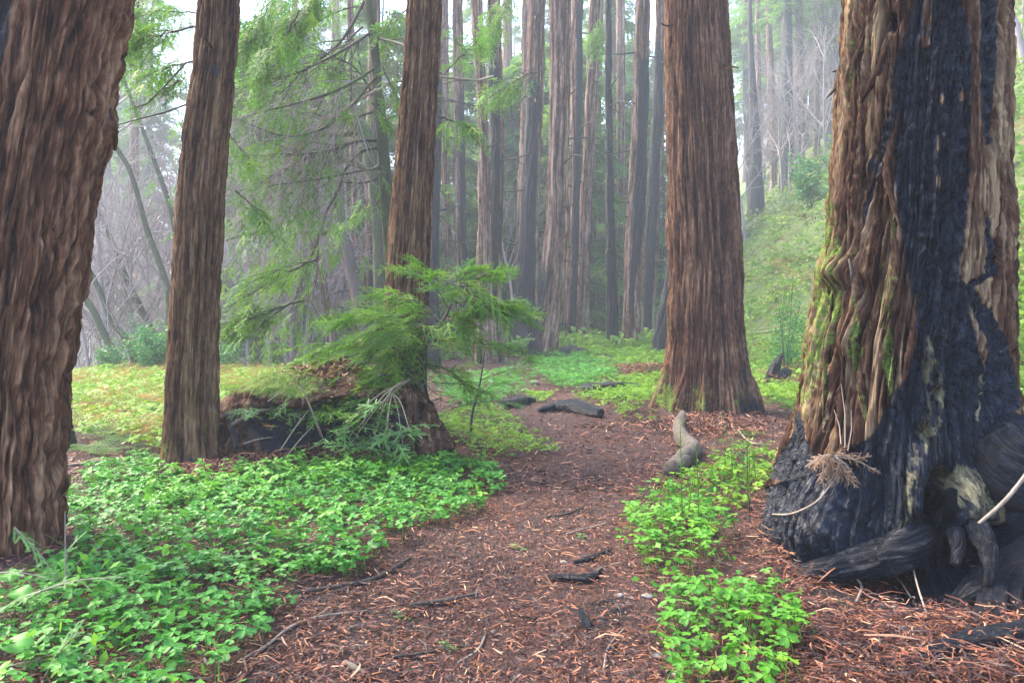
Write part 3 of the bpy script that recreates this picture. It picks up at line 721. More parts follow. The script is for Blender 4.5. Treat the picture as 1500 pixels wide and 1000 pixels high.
for i, (rows, d, ch, lab) in enumerate(grove):
    far = d > 31
    # stand on the ground: carry the outline down to where it meets it
    rows = sorted(rows); v, a, b = rows[-1]
    px = P((a + b) / 2, v, d); zg = float(gz(px[0], d)); vg = proj(np.array([px[0], d, zg]))[1]
    if vg > v + 1: rows.append((vg, a - .04 * (b - a), b + .08 * (b - a)))
    top = 12 if lab.startswith('short bent') else (P(0, 305, d)[2] if 'snapped top' in lab else min(26, 11 + d * .45))
    if 'short bent' in lab: top = P(0, 250, d)[2] + 1
    if 'short leaning' in lab: top = P(0, 0, d)[2] * .6
    T = Trunk(rows, d, top, .55, below=.8, nv=60 if far else 110, nth=36 if far else 72, ntop=10)
    T.bark(.075 if not far else .05, .11, 140 + i * 11, 1.8, .4, flute=.10, nflute=7)
    pu, pv = T.pix(); mid = (np.interp(T.z, T.Z, T.X))[:, None]
    q = (T.pos(T.rr)[..., 0] - mid) / T.r[:, None]; c = 0 * q
    wob = .35 * T.noise(1, .5, 11, 6)
    if ch == 'R': c = sst(-.3, .1, q + wob) * .95
    if ch == 'R2': c = sst(-.1, .3, q + wob) * sst(100, 180, pv) * .85
    if ch == 'L': c = (1 - sst(.3, .8, q + wob)) * sst(90, 150, pv) + sst(470, 500, pv); c *= .95
    if ch == 'B': c = sst(505, 530, pv) + .75 * (1 - sst(-.6, -.3, q + wob)) * sst(330, 460, pv)
    if ch == 'M': c = .98 * (1 - sst(.25, .7, q + wob)) * sst(20, 120, pv + 60 * wob)
    if ch == 'D': c = .8 + 0 * q
    if ch == 'T': c = sst(-.8, -.3, q + wob) * sst(60, 120, pv) * (1 - sst(360, 440, pv + 100 * q)) + sst(495, 520, pv)
    if ch == 'A': c = 1 + 0 * q
    T.at['char'] = np.clip(c * 1.35, 0, 1.3)
    T.at['pale'] = .28 + 0 * q if i in (10, 14, 15, 8) else 0 * q
    tr = empty('redwood', T.base, lab, 'tree', 'redwoods of the grove and hillside')
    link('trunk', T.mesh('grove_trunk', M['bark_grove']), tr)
    # dead snags along the stem
    rs = np.random.default_rng(900 + i); ns = 2 if far else 5
    for k in range(ns):
        vv = rs.uniform(20, max(60, rows[-1][0] - 120)); zz = P(0, vv, d)[2]
        if zz > T.z[-1] - .5: continue
        cx = np.interp(zz, T.z, T.cx); rr = np.interp(zz, T.z, T.r); a = rs.uniform(pi, 2 * pi); L = rs.uniform(.25, 1.3)
        di = np.array([cos(a), sin(a), rs.uniform(-.3, .25)]); p0 = np.array([cx, d, zz]) + di * rr * .8
        g = Geo(); g.tube([p0, p0 + di * L * .5, p0 + di * L + [0, 0, rs.uniform(-.3, .2)]], [.028, .02, .008], 5)
        link('dead_branch', g.mesh('dead_branch', M['dark_twig'], T.base), tr)
# ------------------------------------------------------------------ leaf templates (V, F3, shade)
def T_clover(near=True):
    V = []; Fc = []; S = []
    for k in range(3):
        a = k * 2 * pi / 3
        if near:
            pts = [(0, 0, 0), (.30, -.30, .02), (.62, -.44, .0), (.90, -.40, -.05), (1.02, -.20, -.06), (.90, 0, .0), (1.02, .20, -.06), (.90, .40, -.05), (.62, .44, .0), (.30, .30, .02), (.5, 0, -.07)]
            sh = [.9, .2, 0, 0, 0, .35, 0, 0, 0, .2, .55]
            fs = [(10, 0, 1), (10, 1, 2), (10, 2, 3), (10, 3, 4), (10, 4, 5), (10, 5, 6), (10, 6, 7), (10, 7, 8), (10, 8, 9), (10, 9, 0)]
        else:
            pts = [(0, 0, 0), (.8, -.48, -.04), (.9, 0, .03), (.8, .48, -.04)]; sh = [.7, 0, .2, 0]; fs = [(0, 1, 2), (0, 2, 3)]
        o = len(V); c, s_ = cos(a), sin(a)
        for (x, y, z) in pts: V.append((x * c - y * s_, x * s_ + y * c, z - .10 * x))
        S += sh; Fc += [(i + o, j + o, m + o) for i, j, m in fs]
    o = len(V)
    if near:
        w = .035
        V += [(w, 0, 0), (-w, w, 0), (-w, -w, 0), (w + .25, 0.1, -2.6), (-w + .25, w + .1, -2.6), (-w + .25, -w + .1, -2.6)]; S += [.3] * 6
        Fc += [(o, o + 1, o + 4), (o, o + 4, o + 3), (o + 1, o + 2, o + 5), (o + 1, o + 5, o + 4), (o + 2, o, o + 3), (o + 2, o + 3, o + 5)]
    return np.array(V, float), np.array(Fc), np.array(S, float)
def T_spray(n=9, per=9, seed=0, length=1.0, nw=.016, nl=.040, droop=.12):
    """flat redwood spray along +X in the XY plane, needles as single triangles"""
    r = np.random.default_rng(seed); V = []; Fc = []; S = []
    def needle(p, d, l, sh):
        q = np.array([-d[1], d[0], 0]); q = q / (np.linalg.norm(q) + 1e-9) * nw * .5
        o = len(V); V.extend([p - q, p + q, p + np.array([d[0], d[1], r.uniform(-.3, .2)]) * l]); S.extend([sh, sh, sh + .15]); Fc.append((o, o + 1, o + 2))
    def twig(p0, ang, L, cnt, lev):
        d = np.array([cos(ang), sin(ang), 0])
        for i in range(cnt):
            t = (i + .6) / cnt; p = p0 + d * L * t + np.array([0, 0, -droop * L * t * t - droop * (p0[0]) ** 2 * .5])
            l = nl * (1 - .35 * t) * r.uniform(.8, 1.1)
            for s_ in (-1, 1):
                a2 = ang + s_ * r.uniform(.85, 1.15); needle(p, (cos(a2), sin(a2)), l, .1 + .5 * t * r.random())
        needle(p0 + d * L * .96 + np.array([0, 0, -droop * L]), (d[0], d[1]), nl, .7)
        # the woody axis
        o = len(V); q = np.array([-d[1], d[0], 0]) * nw * .22
        V.extend([p0 - q, p0 + q, p0 + d * L + np.array([0, 0, -droop * L])]); S.extend([0, 0, 0]); Fc.append((o, o + 1, o + 2))
    twig(np.array([0., 0, 0]), 0, length, per * 3, 0)
    for i in range(n):
        t = .06 + .86 * i / n; s_ = 1 if i % 2 else -1
        L = length * (.50 * (1 - t) + .10) * r.uniform(.75, 1.1)
        twig(np.array([t * length, 0, -droop * t * t * length]), s_ * r.uniform(.65, .95), L, max(4, int(per * 3 * L / length)), 1)
    return np.array(V, float), np.array(Fc), np.clip(np.array(S, float), 0, 1)
def T_farspray(seed=0):
    r = np.random.default_rng(seed); V = []; Fc = []; S = []
    for i in range(15):
        t = i / 15; s_ = 1 if i % 2 else -1; L = (.42 * (1 - t) + .10) * r.uniform(.7, 1.2); a = s_ * r.uniform(.5, 1.1)
        p = np.array([t, r.uniform(-.04, .04), -.15 * t * t]); d = np.array([cos(a), sin(a), r.uniform(-.35, .1)]); q = np.array([-d[1], d[0], 0]) * .05
        o = len(V); V += [p - q * .4, p + d * L * .5 - q, p + d * L * .5 + q, p + d * L]; S += [0, .3, .3, .8]; Fc += [(o, o + 1, o + 2), (o + 1, o + 3, o + 2)]
    return np.array(V, float), np.array(Fc), np.array(S, float)
def T_fern(nf=8, npin=16, seed=0, spread=1.0):
    r = np.random.default_rng(seed); V = []; Fc = []; S = []
    for k in range(nf):
        a = k / nf * 2 * pi + r.uniform(-.3, .3); up = r.uniform(.55, 1.0); L = r.uniform(.75, 1.1)
        for i in range(npin):
            t = (i + 1) / npin; x = spread * L * t * .85; z = up * (t * .95 - .75 * t * t) * L
            w = .20 * L * math.sin(pi * min(1, t * .93 + .07)) ** .7; p = np.array([cos(a) * x, sin(a) * x, z])
            dz = up * (.95 - 1.5 * t); f = np.array([cos(a), sin(a), dz * .6]); s_ = np.array([-sin(a), cos(a), 0])
            for g in (-1, 1):
                o = len(V); V += [p - f * .009, p + f * .011, p + g * s_ * w + f * .05 + np.array([0, 0, -.12 * w])]; S += [.1, .1, .7 * t]; Fc.append((o, o + 1, o + 2))
    return np.array(V, float), np.array(Fc), np.array(S, float)
def T_broad(nl=12, seed=0):
    """tuft of broad leaves"""
    r = np.random.default_rng(seed); V = []; Fc = []; S = []
    for k in range(nl):
        a = r.uniform(0, 2 * pi); e = r.uniform(-.2, 1.0); p = r.normal(0, .28, 3) + [0, 0, .3]; d = np.array([cos(a) * cos(e), sin(a) * cos(e), sin(e) * .8])
        q = np.cross(d, r.normal(0, 1, 3)); q = q / np.linalg.norm(q) * .10; l = r.uniform(.25, .42)
        o = len(V); V += [p, p + d * l * .5 - q, p + d * l, p + d * l * .5 + q]; S += [0, .3, .7, .3]; Fc += [(o, o + 1, o + 2), (o, o + 2, o + 3)]
    return np.array(V, float), np.array(Fc), np.array(S, float)
CL_N, CL_F = T_clover(True), T_clover(False)
SPR = [T_spray(5, 6, k, nw=.055, nl=.060, droop=.3) for k in range(4)]
SPR_MID = [T_spray(4, 4, 10 + k, nw=.075, nl=.085, droop=.3) for k in range(4)]
FAR = [T_farspray(k) for k in range(3)]
def foliage(name, tmpls, O, D, scale, mat, parent=None, org=(0, 0, 0), seed=0, rollj=.35, rnd=None, kind=None, **tg):
    """sprays at points O pointing along D, lying roughly flat"""
    O = np.asarray(O, float); D = np.asarray(D, float); r = np.random.default_rng(seed); n = len(O)
    yaw = np.arctan2(D[:, 1], D[:, 0]); tilt = np.arctan2(D[:, 2], np.hypot(D[:, 0], D[:, 1]))
    MM = frames(yaw, tilt, r.normal(0, rollj, n), np.broadcast_to(scale, (n,)) * r.uniform(.75, 1.2, n))
    R = r.random(n) if rnd is None else rnd
    which = r.integers(0, len(tmpls), n); Vs = []; Fs = []; As = []; Ss = []; o = 0
    for w, (V, F3, S) in enumerate(tmpls):
        m = which == w
        if not m.any(): continue
        W = np.einsum('vi,nij->nvj', V, MM[m]) + O[m][:, None] - np.asarray(org, float); k = len(V); c = m.sum()
        Vs.append(W.reshape(-1, 3)); Fs.append((F3[None] + (np.arange(c) * k)[:, None, None]).reshape(-1, 3) + o)
        As.append(np.repeat(R[m], k)); Ss.append(np.tile(S, c)); o += c * k
    me = mesh_np(name, np.concatenate(Vs), None, np.concatenate(Fs), {'rnd': np.concatenate(As), 'shd': np.concatenate(Ss)}, mat, False)
    return link(name, me, parent, kind=kind, **tg)

# ------------------------------------------------------------------ branching wood
def rot(d, ax, a):
    return np.array(Matrix.Rotation(a, 3, Vector(ax)) @ Vector(d))
def grow(G_, p, d, L, r, lvl, mx, rs, tips, droop=.0, nch=5, spread=.7, wob=.12, flat=False, thin=.5, a=.5):
    n = 7 if lvl == 0 else 5
    pts = [np.array(p, float)]; dd = np.array(d, float); dd /= np.linalg.norm(dd)
    for i in range(n):
        dd = dd + rs.normal(0, wob, 3) * ([1, 1, .5] if flat else 1) + np.array([0, 0, -droop / n]); dd /= np.linalg.norm(dd)
        pts.append(pts[-1] + dd * L / n)
    pts = np.array(pts); rad = r * np.linspace(1, .28, n + 1)
    G_.tube(pts, rad, 6 if lvl == 0 else (4 if lvl == 1 else 3), a)
    tips.append((pts[-1], dd.copy(), lvl))
    if lvl < mx:
        for k in range(nch):
            t = rs.uniform(.2, .97); i = int(t * n); f = t * n - i; q = pts[i] * (1 - f) + pts[min(i + 1, n)] * f
            loc = pts[min(i + 1, n)] - pts[i]; loc = loc / (np.linalg.norm(loc) + 1e-9)
            if flat: ax = np.array([rs.normal(0, .25), rs.normal(0, .25), 1.0])
            else: ax = np.cross(loc, rs.normal(0, 1, 3))
            ax /= np.linalg.norm(ax) + 1e-9
            nd = rot(loc, ax, (1 if rs.random() < .5 else -1) * rs.uniform(spread * .6, spread * 1.3))
            grow(G_, q, nd, L * rs.uniform(.35, .65) * (1.1 - .5 * t), max(.0015, r * thin * (1 - .5 * t)), lvl + 1, mx, rs, tips, droop, max(2, nch - 1), spread, wob, flat, thin, a)
            tips.append((q, nd, lvl + 1))

# ------------------------------------------------------------------ ground cover
def inpoly(x, y, poly):
    c = np.zeros(x.shape, bool); n = len(poly)
    for i in range(n):
        x1, y1 = poly[i]; x2, y2 = poly[(i + 1) % n]
        k = ((y1 > y) != (y2 > y)) & (x < (x2 - x1) * (y - y1) / (y2 - y1 + 1e-12) + x1); c ^= k
    return c
def patch(poly, dens, rs, edge=.10, clump=.35):
    """random ground points inside an outline given in photo pixels"""
    W = np.array([G(u, v)[:2] for u, v in poly])
    lo, hi = W.min(0) - .2, W.max(0) + .2
    n = int(dens * np.prod(hi - lo)); x = rs.uniform(lo[0], hi[0], n); y = rs.uniform(lo[1], hi[1], n)
    ex = x + edge * fbm(x * 3.1, y * 3.1, 2, 21) * 1.6; ey = y + edge * fbm(x * 3.1 + 50, y * 3.1, 2, 22) * 1.6
    k = inpoly(ex, ey, W) & (fbm(x * 2.3 + 7, y * 2.3, 3, 25) > -clump - .3 * rs.random(n)) & (rs.random(n) < .97)
    return x[k], y[k]
def sorrel(name, poly, dens, label, size=.033, hgt=.09, near=True, mat='sorrel', seed=0, edge=.1, clump=.35, lump=.05):
    rs = np.random.default_rng(seed); x, y = patch(poly, dens, rs, edge, clump); n = len(x)
    big = lump * (fbm(x * 1.6 + 9, y * 1.6, 2, 31) + .4)
    z = gz(x, y) + hgt * rs.uniform(.35, 1.2, n) + np.maximum(big, -.02)
    sc = size * rs.uniform(.5, 1.35, n)
    MM = frames(rs.uniform(0, 2 * pi, n), rs.normal(0, .30, n), rs.normal(0, .30, n), sc)
    R = np.clip(rs.normal(.45, .24, n) + .25 * fbm(x * 1.5, y * 1.5 + 70, 2, 33), 0, 1)
    org = (float(x.mean()), float(y.mean()), float(gz(x.mean(), y.mean())))
    me = bake(CL_N if near else CL_F, MM, np.stack([x, y, z], -1), R, name, M[mat], org)
    return link(name, me, None, org, label, 'ground cover', kind='stuff')
LEFT = [(20, 1040), (330, 1040), (372, 990), (395, 925), (432, 880), (455, 862), (560, 830), (600, 790), (680, 765), (728, 730), (722, 702), (690, 684), (600, 680), (520, 694),
        (440, 690), (365, 694), (330, 712), (262, 712), (205, 672), (125, 705), (98, 745), (92, 840), (40, 880), (-40, 920), (-60, 1010)]
sorrel('wood_sorrel', LEFT, 620, 'wide carpet of green wood sorrel at lower left beside the path', .031, .08, True, 'sorrel', 1, .16, .22)
sorrel('wood_sorrel', [(290, 700), (430, 690), (700, 682), (640, 715), (420, 735), (250, 760), (180, 740), (220, 700)], 420, 'brighter sorrel strip below the mossy stump and the middle redwood', .033, .11, True, 'sorrel_mid', 2, .15, .1)
sorrel('wood_sorrel', [(968, 900), (990, 876), (1050, 868), (1120, 874), (1172, 925), (1176, 985), (1150, 1040), (1020, 1040), (975, 960)], 560, 'leafy sorrel clump nearest the camera right of the path', .031, .10, True, 'sorrel_mid', 3, .10, .7, .05)
sorrel('wood_sorrel', [(895, 795), (930, 760), (985, 735), (1030, 745), (1050, 790), (1062, 850), (1020, 858), (960, 842), (905, 826)], 560, 'dense sorrel clump on the bank right of the path', .030, .11, True, 'sorrel_mid', 4, .12, .6, .06)
sorrel('wood_sorrel', [(985, 735), (1010, 705), (1060, 668), (1130, 665), (1150, 690), (1110, 740), (1060, 760), (1020, 758)], 260, 'thin sorrel among the green stalks between grey log and burnt giant', .032, .10, True, 'sorrel_lime', 5, .1, .25)
sorrel('wood_sorrel', [(375, 835), (470, 818), (560, 800), (575, 830), (500, 850), (420, 862)], 200, 'straggling sorrel at the path edge by the long dark stick', .03, .06, True, 'sorrel', 6, .12, .0)
sorrel('meadow_cover', [(640, 615), (700, 600), (750, 618), (800, 655), (800, 672), (740, 676), (690, 668), (640, 650)], 700, 'lime green mossy cover at the foot of the small sapling by the path', .026, .08, False, 'sorrel_lime', 7, .2, .6)
sorrel('meadow_cover', [(770, 545), (800, 530), (860, 532), (905, 560), (890, 572), (850, 582), (800, 572)], 420, 'sorrel mound at the foot of the leaning black-footed grove trunk', .04, .22, False, 'sorrel', 8, .3, .9, .15)
sorrel('meadow_cover', [(860, 582), (905, 566), (955, 552), (975, 560), (960, 590), (935, 622), (905, 622), (890, 600), (850, 592)], 560, 'bright ground cover left of the flared redwood foot', .034, .14, False, 'sorrel_lime', 9, .25, .7, .1)
sorrel('meadow_cover', [(840, 520), (860, 495), (900, 478), (985, 500), (985, 545), (950, 552), (900, 548), (860, 540)], 330, 'ground cover around the feet of the right grove trunks', .055, .22, False, 'sorrel_lime', 10, .3, .3, .12)
sorrel('meadow_cover', [(770, 578), (812, 576), (800, 592), (775, 590)], 500, 'tiny lime patch in the middle of the far path', .035, .06, False, 'sorrel_lime', 11, .1, .9)
sorrel('meadow_cover', [(1090, 500), (1140, 490), (1188, 500), (1180, 560), (1168, 622), (1120, 604), (1100, 560)], 480, 'lime ground cover between the flared redwood and the burnt giant', .036, .14, False, 'sorrel_lime', 12, .25, .5, .12)
sorrel('meadow_cover', [(85, 556), (250, 552), (360, 552), (560, 548), (560, 562), (480, 566), (340, 590), (330, 625), (245, 640), (238, 690), (190, 668), (120, 660), (100, 640)], 330,
       'yellow-green meadow cover behind the two left redwoods', .045, .18, False, 'sorrel_lime', 13, .3, .6, .12)
sorrel('meadow_cover', [(640, 560), (760, 545), (770, 575), (720, 600), (660, 605)], 330, 'green cover behind the sapling near the left grove trunks', .04, .12, False, 'sorrel', 14, .3, .5)
sorrel('meadow_cover', [(1440, 440), (1540, 430), (1560, 560), (1440, 545)], 300, 'lime ground cover glimpsed right of the burnt giant', .05, .2, False, 'sorrel_lime', 15, .3, .6)
# rusty bracken at the far meadow edge
rs = np.random.default_rng(77)
x, y = patch([(80, 574), (250, 568), (420, 563), (560, 557), (560, 550), (380, 552), (200, 553), (80, 555)], 9, rs, .5, .3)
n = len(x); MM = frames(rs.uniform(0, 6.28, n), rs.normal(0, .2, n), rs.normal(0, .2, n), rs.uniform(.25, .5, n))
link('bracken', bake(T_fern(6, 9, 3), MM, np.stack([x, y, gz(x, y) + .12], -1), rs.random(n), 'bracken', M['bracken']), None, None, 'rust-coloured bracken along the far edge of the left meadow', 'ground cover', kind='stuff')
x, y = patch([(100, 610), (240, 600), (245, 570), (100, 572)], 3, rs, .5, .1)
n = len(x); MM = frames(rs.uniform(0, 6.28, n), rs.normal(0, .2, n), rs.normal(0, .2, n), rs.uniform(.2, .35, n))
link('bracken', bake(T_fern(6, 9, 3), MM, np.stack([x, y, gz(x, y)], -1), rs.random(n), 'bracken', M['bracken']), None, None, 'sparse rusty fern bits inside the left meadow', 'ground cover', kind='stuff')

# hillside undergrowth on the right and the back
def scatter(name, n, region, tm, size, mat, label, seed, dz=0.0, cat='ground cover', clump=-.2):
    r = np.random.default_rng(seed); x, y = region(r, n); k = fbm(x * .35 + seed, y * .35, 2, 40) > clump + .2 * r.normal(0, 1, len(x)); x, y = x[k], y[k]; n = len(x)
    MM = frames(r.uniform(0, 6.28, n), r.normal(0, .2, n), r.normal(0, .2, n), r.uniform(*size, n))
    R = np.clip(r.normal(.45, .25, n) + .4 * fbm(x * .5, y * .5, 2, 41), 0, 1)
    return link(name, bake(tm, MM, np.stack([x, y, gz(x, y) + dz], -1), R, name, M[mat]), None, None, label, cat, kind='stuff')
def reg_hill(r, n):
    y = 8 + 55 * r.random(n) ** 1.6; u = r.uniform(.17, .72, n); x = u * y; k = (x > 4.2) ; return x[k], y[k]
def reg_back(r, n):
    y = 22 + 50 * r.random(n) ** 1.5; u = r.uniform(-.12, .25, n); return u * y, y
def reg_left(r, n):
    y = 21 + 45 * r.random(n) ** 1.5; u = r.uniform(-.75, -.1, n); return u * y, y
scatter('hillside_ferns', 1700, reg_hill, T_fern(7, 11, 5), (.3, .6), 'hill_leaf', 'pale sword ferns covering the hillside at right', 51)
scatter('hillside_brush', 15000, reg_hill, T_broad(6, 3), (.18, .5), 'hill_leaf', 'low leafy brush covering the hillside at right', 52, -.05)
scatter('grove_undergrowth', 3200, reg_back, T_broad(10, 4), (.3, .9), 'hill_leaf', 'hazy undergrowth behind the grove', 53, -.05)
scatter('valley_undergrowth', 2200, reg_left, T_broad(10, 5), (.3, .9), 'hill_leaf', 'dim undergrowth in the hollow beyond the left meadow', 54, -.05)

# ------------------------------------------------------------------ litter on the forest floor
def litter(name, n, ylim, xlim, L, Wd, seed, label, lift=.012, keep=None):
    r = np.random.default_rng(seed)
    y = ylim[0] + (ylim[1] - ylim[0]) * r.random(n) ** 1.5; u = r.uniform(*xlim, n); x = u * y
    k = (x < 4.6 + .3 * y * 0) & (x > -6)
    if keep is not None: k &= keep(x, y)
    x, y = x[k], y[k]; n = len(x)
    l = r.uniform(*L, n) * r.choice([.5, .8, 1.1, 2.0], n, p=[.4, .3, .22, .08]); w = r.uniform(*Wd, n)
    yaw = r.uniform(0, 2 * pi, n); ti = r.normal(0, .16, n); ro = r.normal(0, .5, n)
    Fm = frames(yaw, ti, ro, np.ones(n)); X = Fm[:, 0] * l[:, None]; Y = Fm[:, 1] * w[:, None]; Z = Fm[:, 2]
    c = np.stack([x, y, gz(x, y) + lift * (r.random(n) ** 2) * 2 + .006], -1)
    bend = r.normal(0, .10, n)[:, None] * l[:, None]; arch = (r.normal(.05, .08, n)[:, None]) * l[:, None]
    V = np.empty((n, 7, 3)); Yn = Fm[:, 1]
    V[:, 0] = c - X * .5 - Y * .35; V[:, 1] = c - X * .5 + Y * .3
    V[:, 2] = c - Y * .5 + Yn * bend + Z * arch; V[:, 3] = c + Y * .5 + Yn * bend + Z * arch
    V[:, 4] = c + X * .3 - Y * .4 + Yn * bend * .6 + Z * arch * .6; V[:, 5] = c + X * .3 + Y * .35 + Yn * bend * .6 + Z * arch * .6
    V[:, 6] = c + X * .5
    f = np.array([(0, 2, 3), (0, 3, 1), (2, 4, 5), (2, 5, 3), (4, 6, 5)])
    Fb = (f[None] + (np.arange(n) * 7)[:, None, None]).reshape(-1, 3)
    me = mesh_np(name, V.reshape(-1, 3), None, Fb, {'rnd': np.repeat(r.random(n) ** 1.4, 7)}, M['litter'], False)
    return link(name, me, None, None, label, 'ground cover', kind='stuff')
t = NT('bark_litter')
M['litter'] = t.fin(t.ramp(t.attr('rnd'), [(0, (.014, .006, .007)), (.3, (.050, .016, .012)), (.55, (.14, .042, .022)), (.80, (.27, .085, .035)), (.93, (.40, .16, .07)), (1, (.48, .30, .18))]), .6, None, .5)
litter('forest_litter', 62000, (2.3, 6.6), (-.75, .75), (.015, .065), (.0025, .008), 5, 'shredded red-brown bark and needle litter on the near path', keep=lambda x, y: (fbm(x * 1.9 + 5, y * 1.9, 3, 71) > -.38 + .5 * (np.random.default_rng(9).random(len(x)) - .5)) & (np.exp(-(((x - 1.75) / .55) ** 2 + ((y - 3.42) / .22) ** 2)) < .5))
litter('forest_litter', 19000, (5.5, 20), (-.6, .5), (.03, .10), (.006, .016), 6, 'red-brown litter on the path further back')
ashy = lambda x, y: np.exp(-(((x - 1.75) / .55) ** 2 + ((y - 3.42) / .22) ** 2)) < .45 + .3 * np.random.default_rng(2).random(len(x))
rightbank = lambda x, y: ashy(x, y) & (x > 1.0 + .12 * (y - 3)) & (x < 3.4) & (y < 6.5)
litter('bark_debris', 13000, (2.4, 6), (.3, .75), (.03, .10), (.003, .008), 8, 'tangled orange bark shreds around the foot of the burnt giant', .035, rightbank)

def flat_scatter(name, tm, n, reg, size, mat, label, seed, dz=.014, tilt=.12, rnd=(.0, 1.)):
    r = np.random.default_rng(seed); x, y = reg(r, n); n = len(x)
    MM = frames(r.uniform(0, 6.28, n), r.normal(0, tilt, n), r.normal(0, tilt * 1.5, n), r.uniform(*size, n))
    return link(name, bake(tm, MM, np.stack([x, y, gz(x, y) + dz], -1), r.uniform(*rnd, n), name, M[mat]), None, None, label, 'ground cover', kind='stuff')
def reg_path(r, n):
    y = 2.3 + 5.5 * r.random(n) ** 1.4; x = r.uniform(-.6, .7, n) * y; return x, y
M['brown_spray'] = leaf_material('fallen_brown_needles', (.05, .020, .012), (.20, .075, .032), .1, .8, (.34, .19, .09))
flat_scatter('fallen_needles', T_spray(4, 5, 91, nw=.05, nl=.07, droop=.05), 620, reg_path, (.06, .14), 'brown_spray', 'dry brown needle sprays matted into the path litter', 81)
def reg_leftbed(r, n):
    return patch(LEFT, n / 12.0, r, .1, .6)
flat_scatter('small_weeds', T_broad(7, 12), 150, reg_leftbed, (.08, .17), 'sorrel_mid', 'small narrow-leaved weeds mixed into the left sorrel carpet', 82, .03, .3)
flat_scatter('fern_sprouts', T_fern(5, 9, 13), 170, reg_leftbed, (.10, .20), 'fern', 'tiny fern sprouts mixed into the left sorrel carpet', 83, .02, .2)
flat_scatter('small_weeds', T_broad(7, 14), 60, lambda r, n: patch([(960, 900), (985, 735), (1060, 660), (1150, 680), (1110, 740), (1075, 850), (1180, 930), (1160, 1030)], n / 2.5, r, .1, .5), (.07, .15), 'sorrel', 'small dark weeds mixed into the sorrel right of the path', 84, .03, .3)
x_ = lambda r, n: patch([(85, 556), (250, 552), (360, 552), (560, 548), (560, 562), (480, 566), (340, 590), (330, 625), (245, 640), (238, 690), (190, 668), (120, 660), (100, 640)], n / 60.0, r, .3, .3)
flat_scatter('rusty_ferns', T_fern(6, 8, 15), 900, x_, (.15, .34), 'bracken', 'rusty withered fern bits strewn through the left meadow', 85, .20, .25)

flat_scatter('meadow_ferns', T_fern(7, 10, 17), 60, lambda r, n: patch([(85, 560), (250, 556), (360, 556), (540, 552), (480, 566), (340, 590), (245, 640), (200, 668), (120, 660), (100, 640)], n / 60.0, r, .3, .5), (.35, .7), 'fern', 'dark green ferns scattered through the left meadow', 86, .0, .1)
flat_scatter('slope_shrubs', T_broad(26, 19), 110, lambda r, n: tuple(q[np.hypot(*reg_hill(np.random.default_rng(87), n)) > 19] for q in reg_hill(np.random.default_rng(87), n)), (.6, 1.0), 'hill_leaf', 'scattered taller shrubs on the right hillside', 87, .0, .2)
flat_scatter('slope_debris', T_spray(6, 3, 95, nw=.03, nl=.12, droop=.05), 900, lambda r, n: reg_hill(r, n), (.4, 1.1), 'brown_spray', 'dead brown branches lying on the right hillside', 88, .12, .2)
# ------------------------------------------------------------------ background conifers and bare trees
def conifer(seed, Ht=24, z0=3.5, Lm=3.4, step=.42, r0=.24, sc=1.0):
    rs = np.random.default_rng(seed); gt = Geo(); gb = Geo()
    zz = np.linspace(-.6, Ht, 12); ph = rs.uniform(0, 6)
    cx = .25 * np.sin(zz * .2 + ph); cyy = .2 * np.cos(zz * .23 + ph)
    gt.tube(np.stack([cx, cyy, zz], -1), r0 * (1 - .9 * np.clip(zz / Ht, 0, 1)) + .01, 9)
    O = []; D = []; z = z0
    while z < Ht - .3:
        f = (z - z0) / (Ht - z0); L = Lm * (1 - f) ** .7 * rs.uniform(.5, 1.15) + .3; a = rs.uniform(0, 2 * pi)
        if rs.random() < .88:
            dr = rs.uniform(.15, .55) * (1 - f * .6); n = 6; t = np.linspace(0, 1, n + 1)[:, None]
            p = np.array([np.interp(z, zz, cx), np.interp(z, zz, cyy), z]) + t * L * np.array([cos(a), sin(a), .12]) + t ** 2 * np.array([0, 0, -dr * L])
            gb.tube(p, .028 * (1 - .8 * t[:, 0]) * (1.2 - f), 3)
            for i in range(1, n + 1):
                for s_ in (-1, 0, 1):
                    if rs.random() < .72:
                        b = a + s_ * rs.uniform(.5, 1.0); O.append(p[i] + rs.normal(0, .06, 3)); D.append([cos(b), sin(b), -rs.uniform(.05, .6)])
        z += step * rs.uniform(.4, 1.4) * (.7 + .5 * f)
    return gt, gb, np.array(O), np.array(D), sc
TEM = []
for k, (sd_, Ht, z0, Lm, st, r0) in enumerate([(1, 25, 4.0, 3.2, .26, .26), (2, 22, 2.0, 3.6, .22, .22), (3, 27, 8.0, 2.8, .26, .24), (4, 12, .6, 2.4, .17, .13), (5, 30, 10, 3.0, .30, .32)]):
    gt, gb, O, D, _ = conifer(sd_, Ht, z0, Lm, st, r0)
    tr = empty('conifer', (0, 0, 0), 'x', 'tree', 'hazy conifers behind the grove')
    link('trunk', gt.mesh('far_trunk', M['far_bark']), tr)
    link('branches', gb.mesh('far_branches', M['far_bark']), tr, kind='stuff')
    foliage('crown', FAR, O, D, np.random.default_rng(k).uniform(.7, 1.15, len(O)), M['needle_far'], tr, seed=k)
    TEM.append(tr)
used = set()
def plant(template, x, y, rz, s, label, group=None):
    if template not in used: used.add(template); o = template
    else: o = copy_tree(template)
    o.location = (x, y, float(gz(x, y)) - .1); o.rotation_euler = (0, 0, rz); o.scale = (s, s, s * 1.0)
    o['label'] = label
    if group: o['group'] = group
    return o
rs = np.random.default_rng(3)
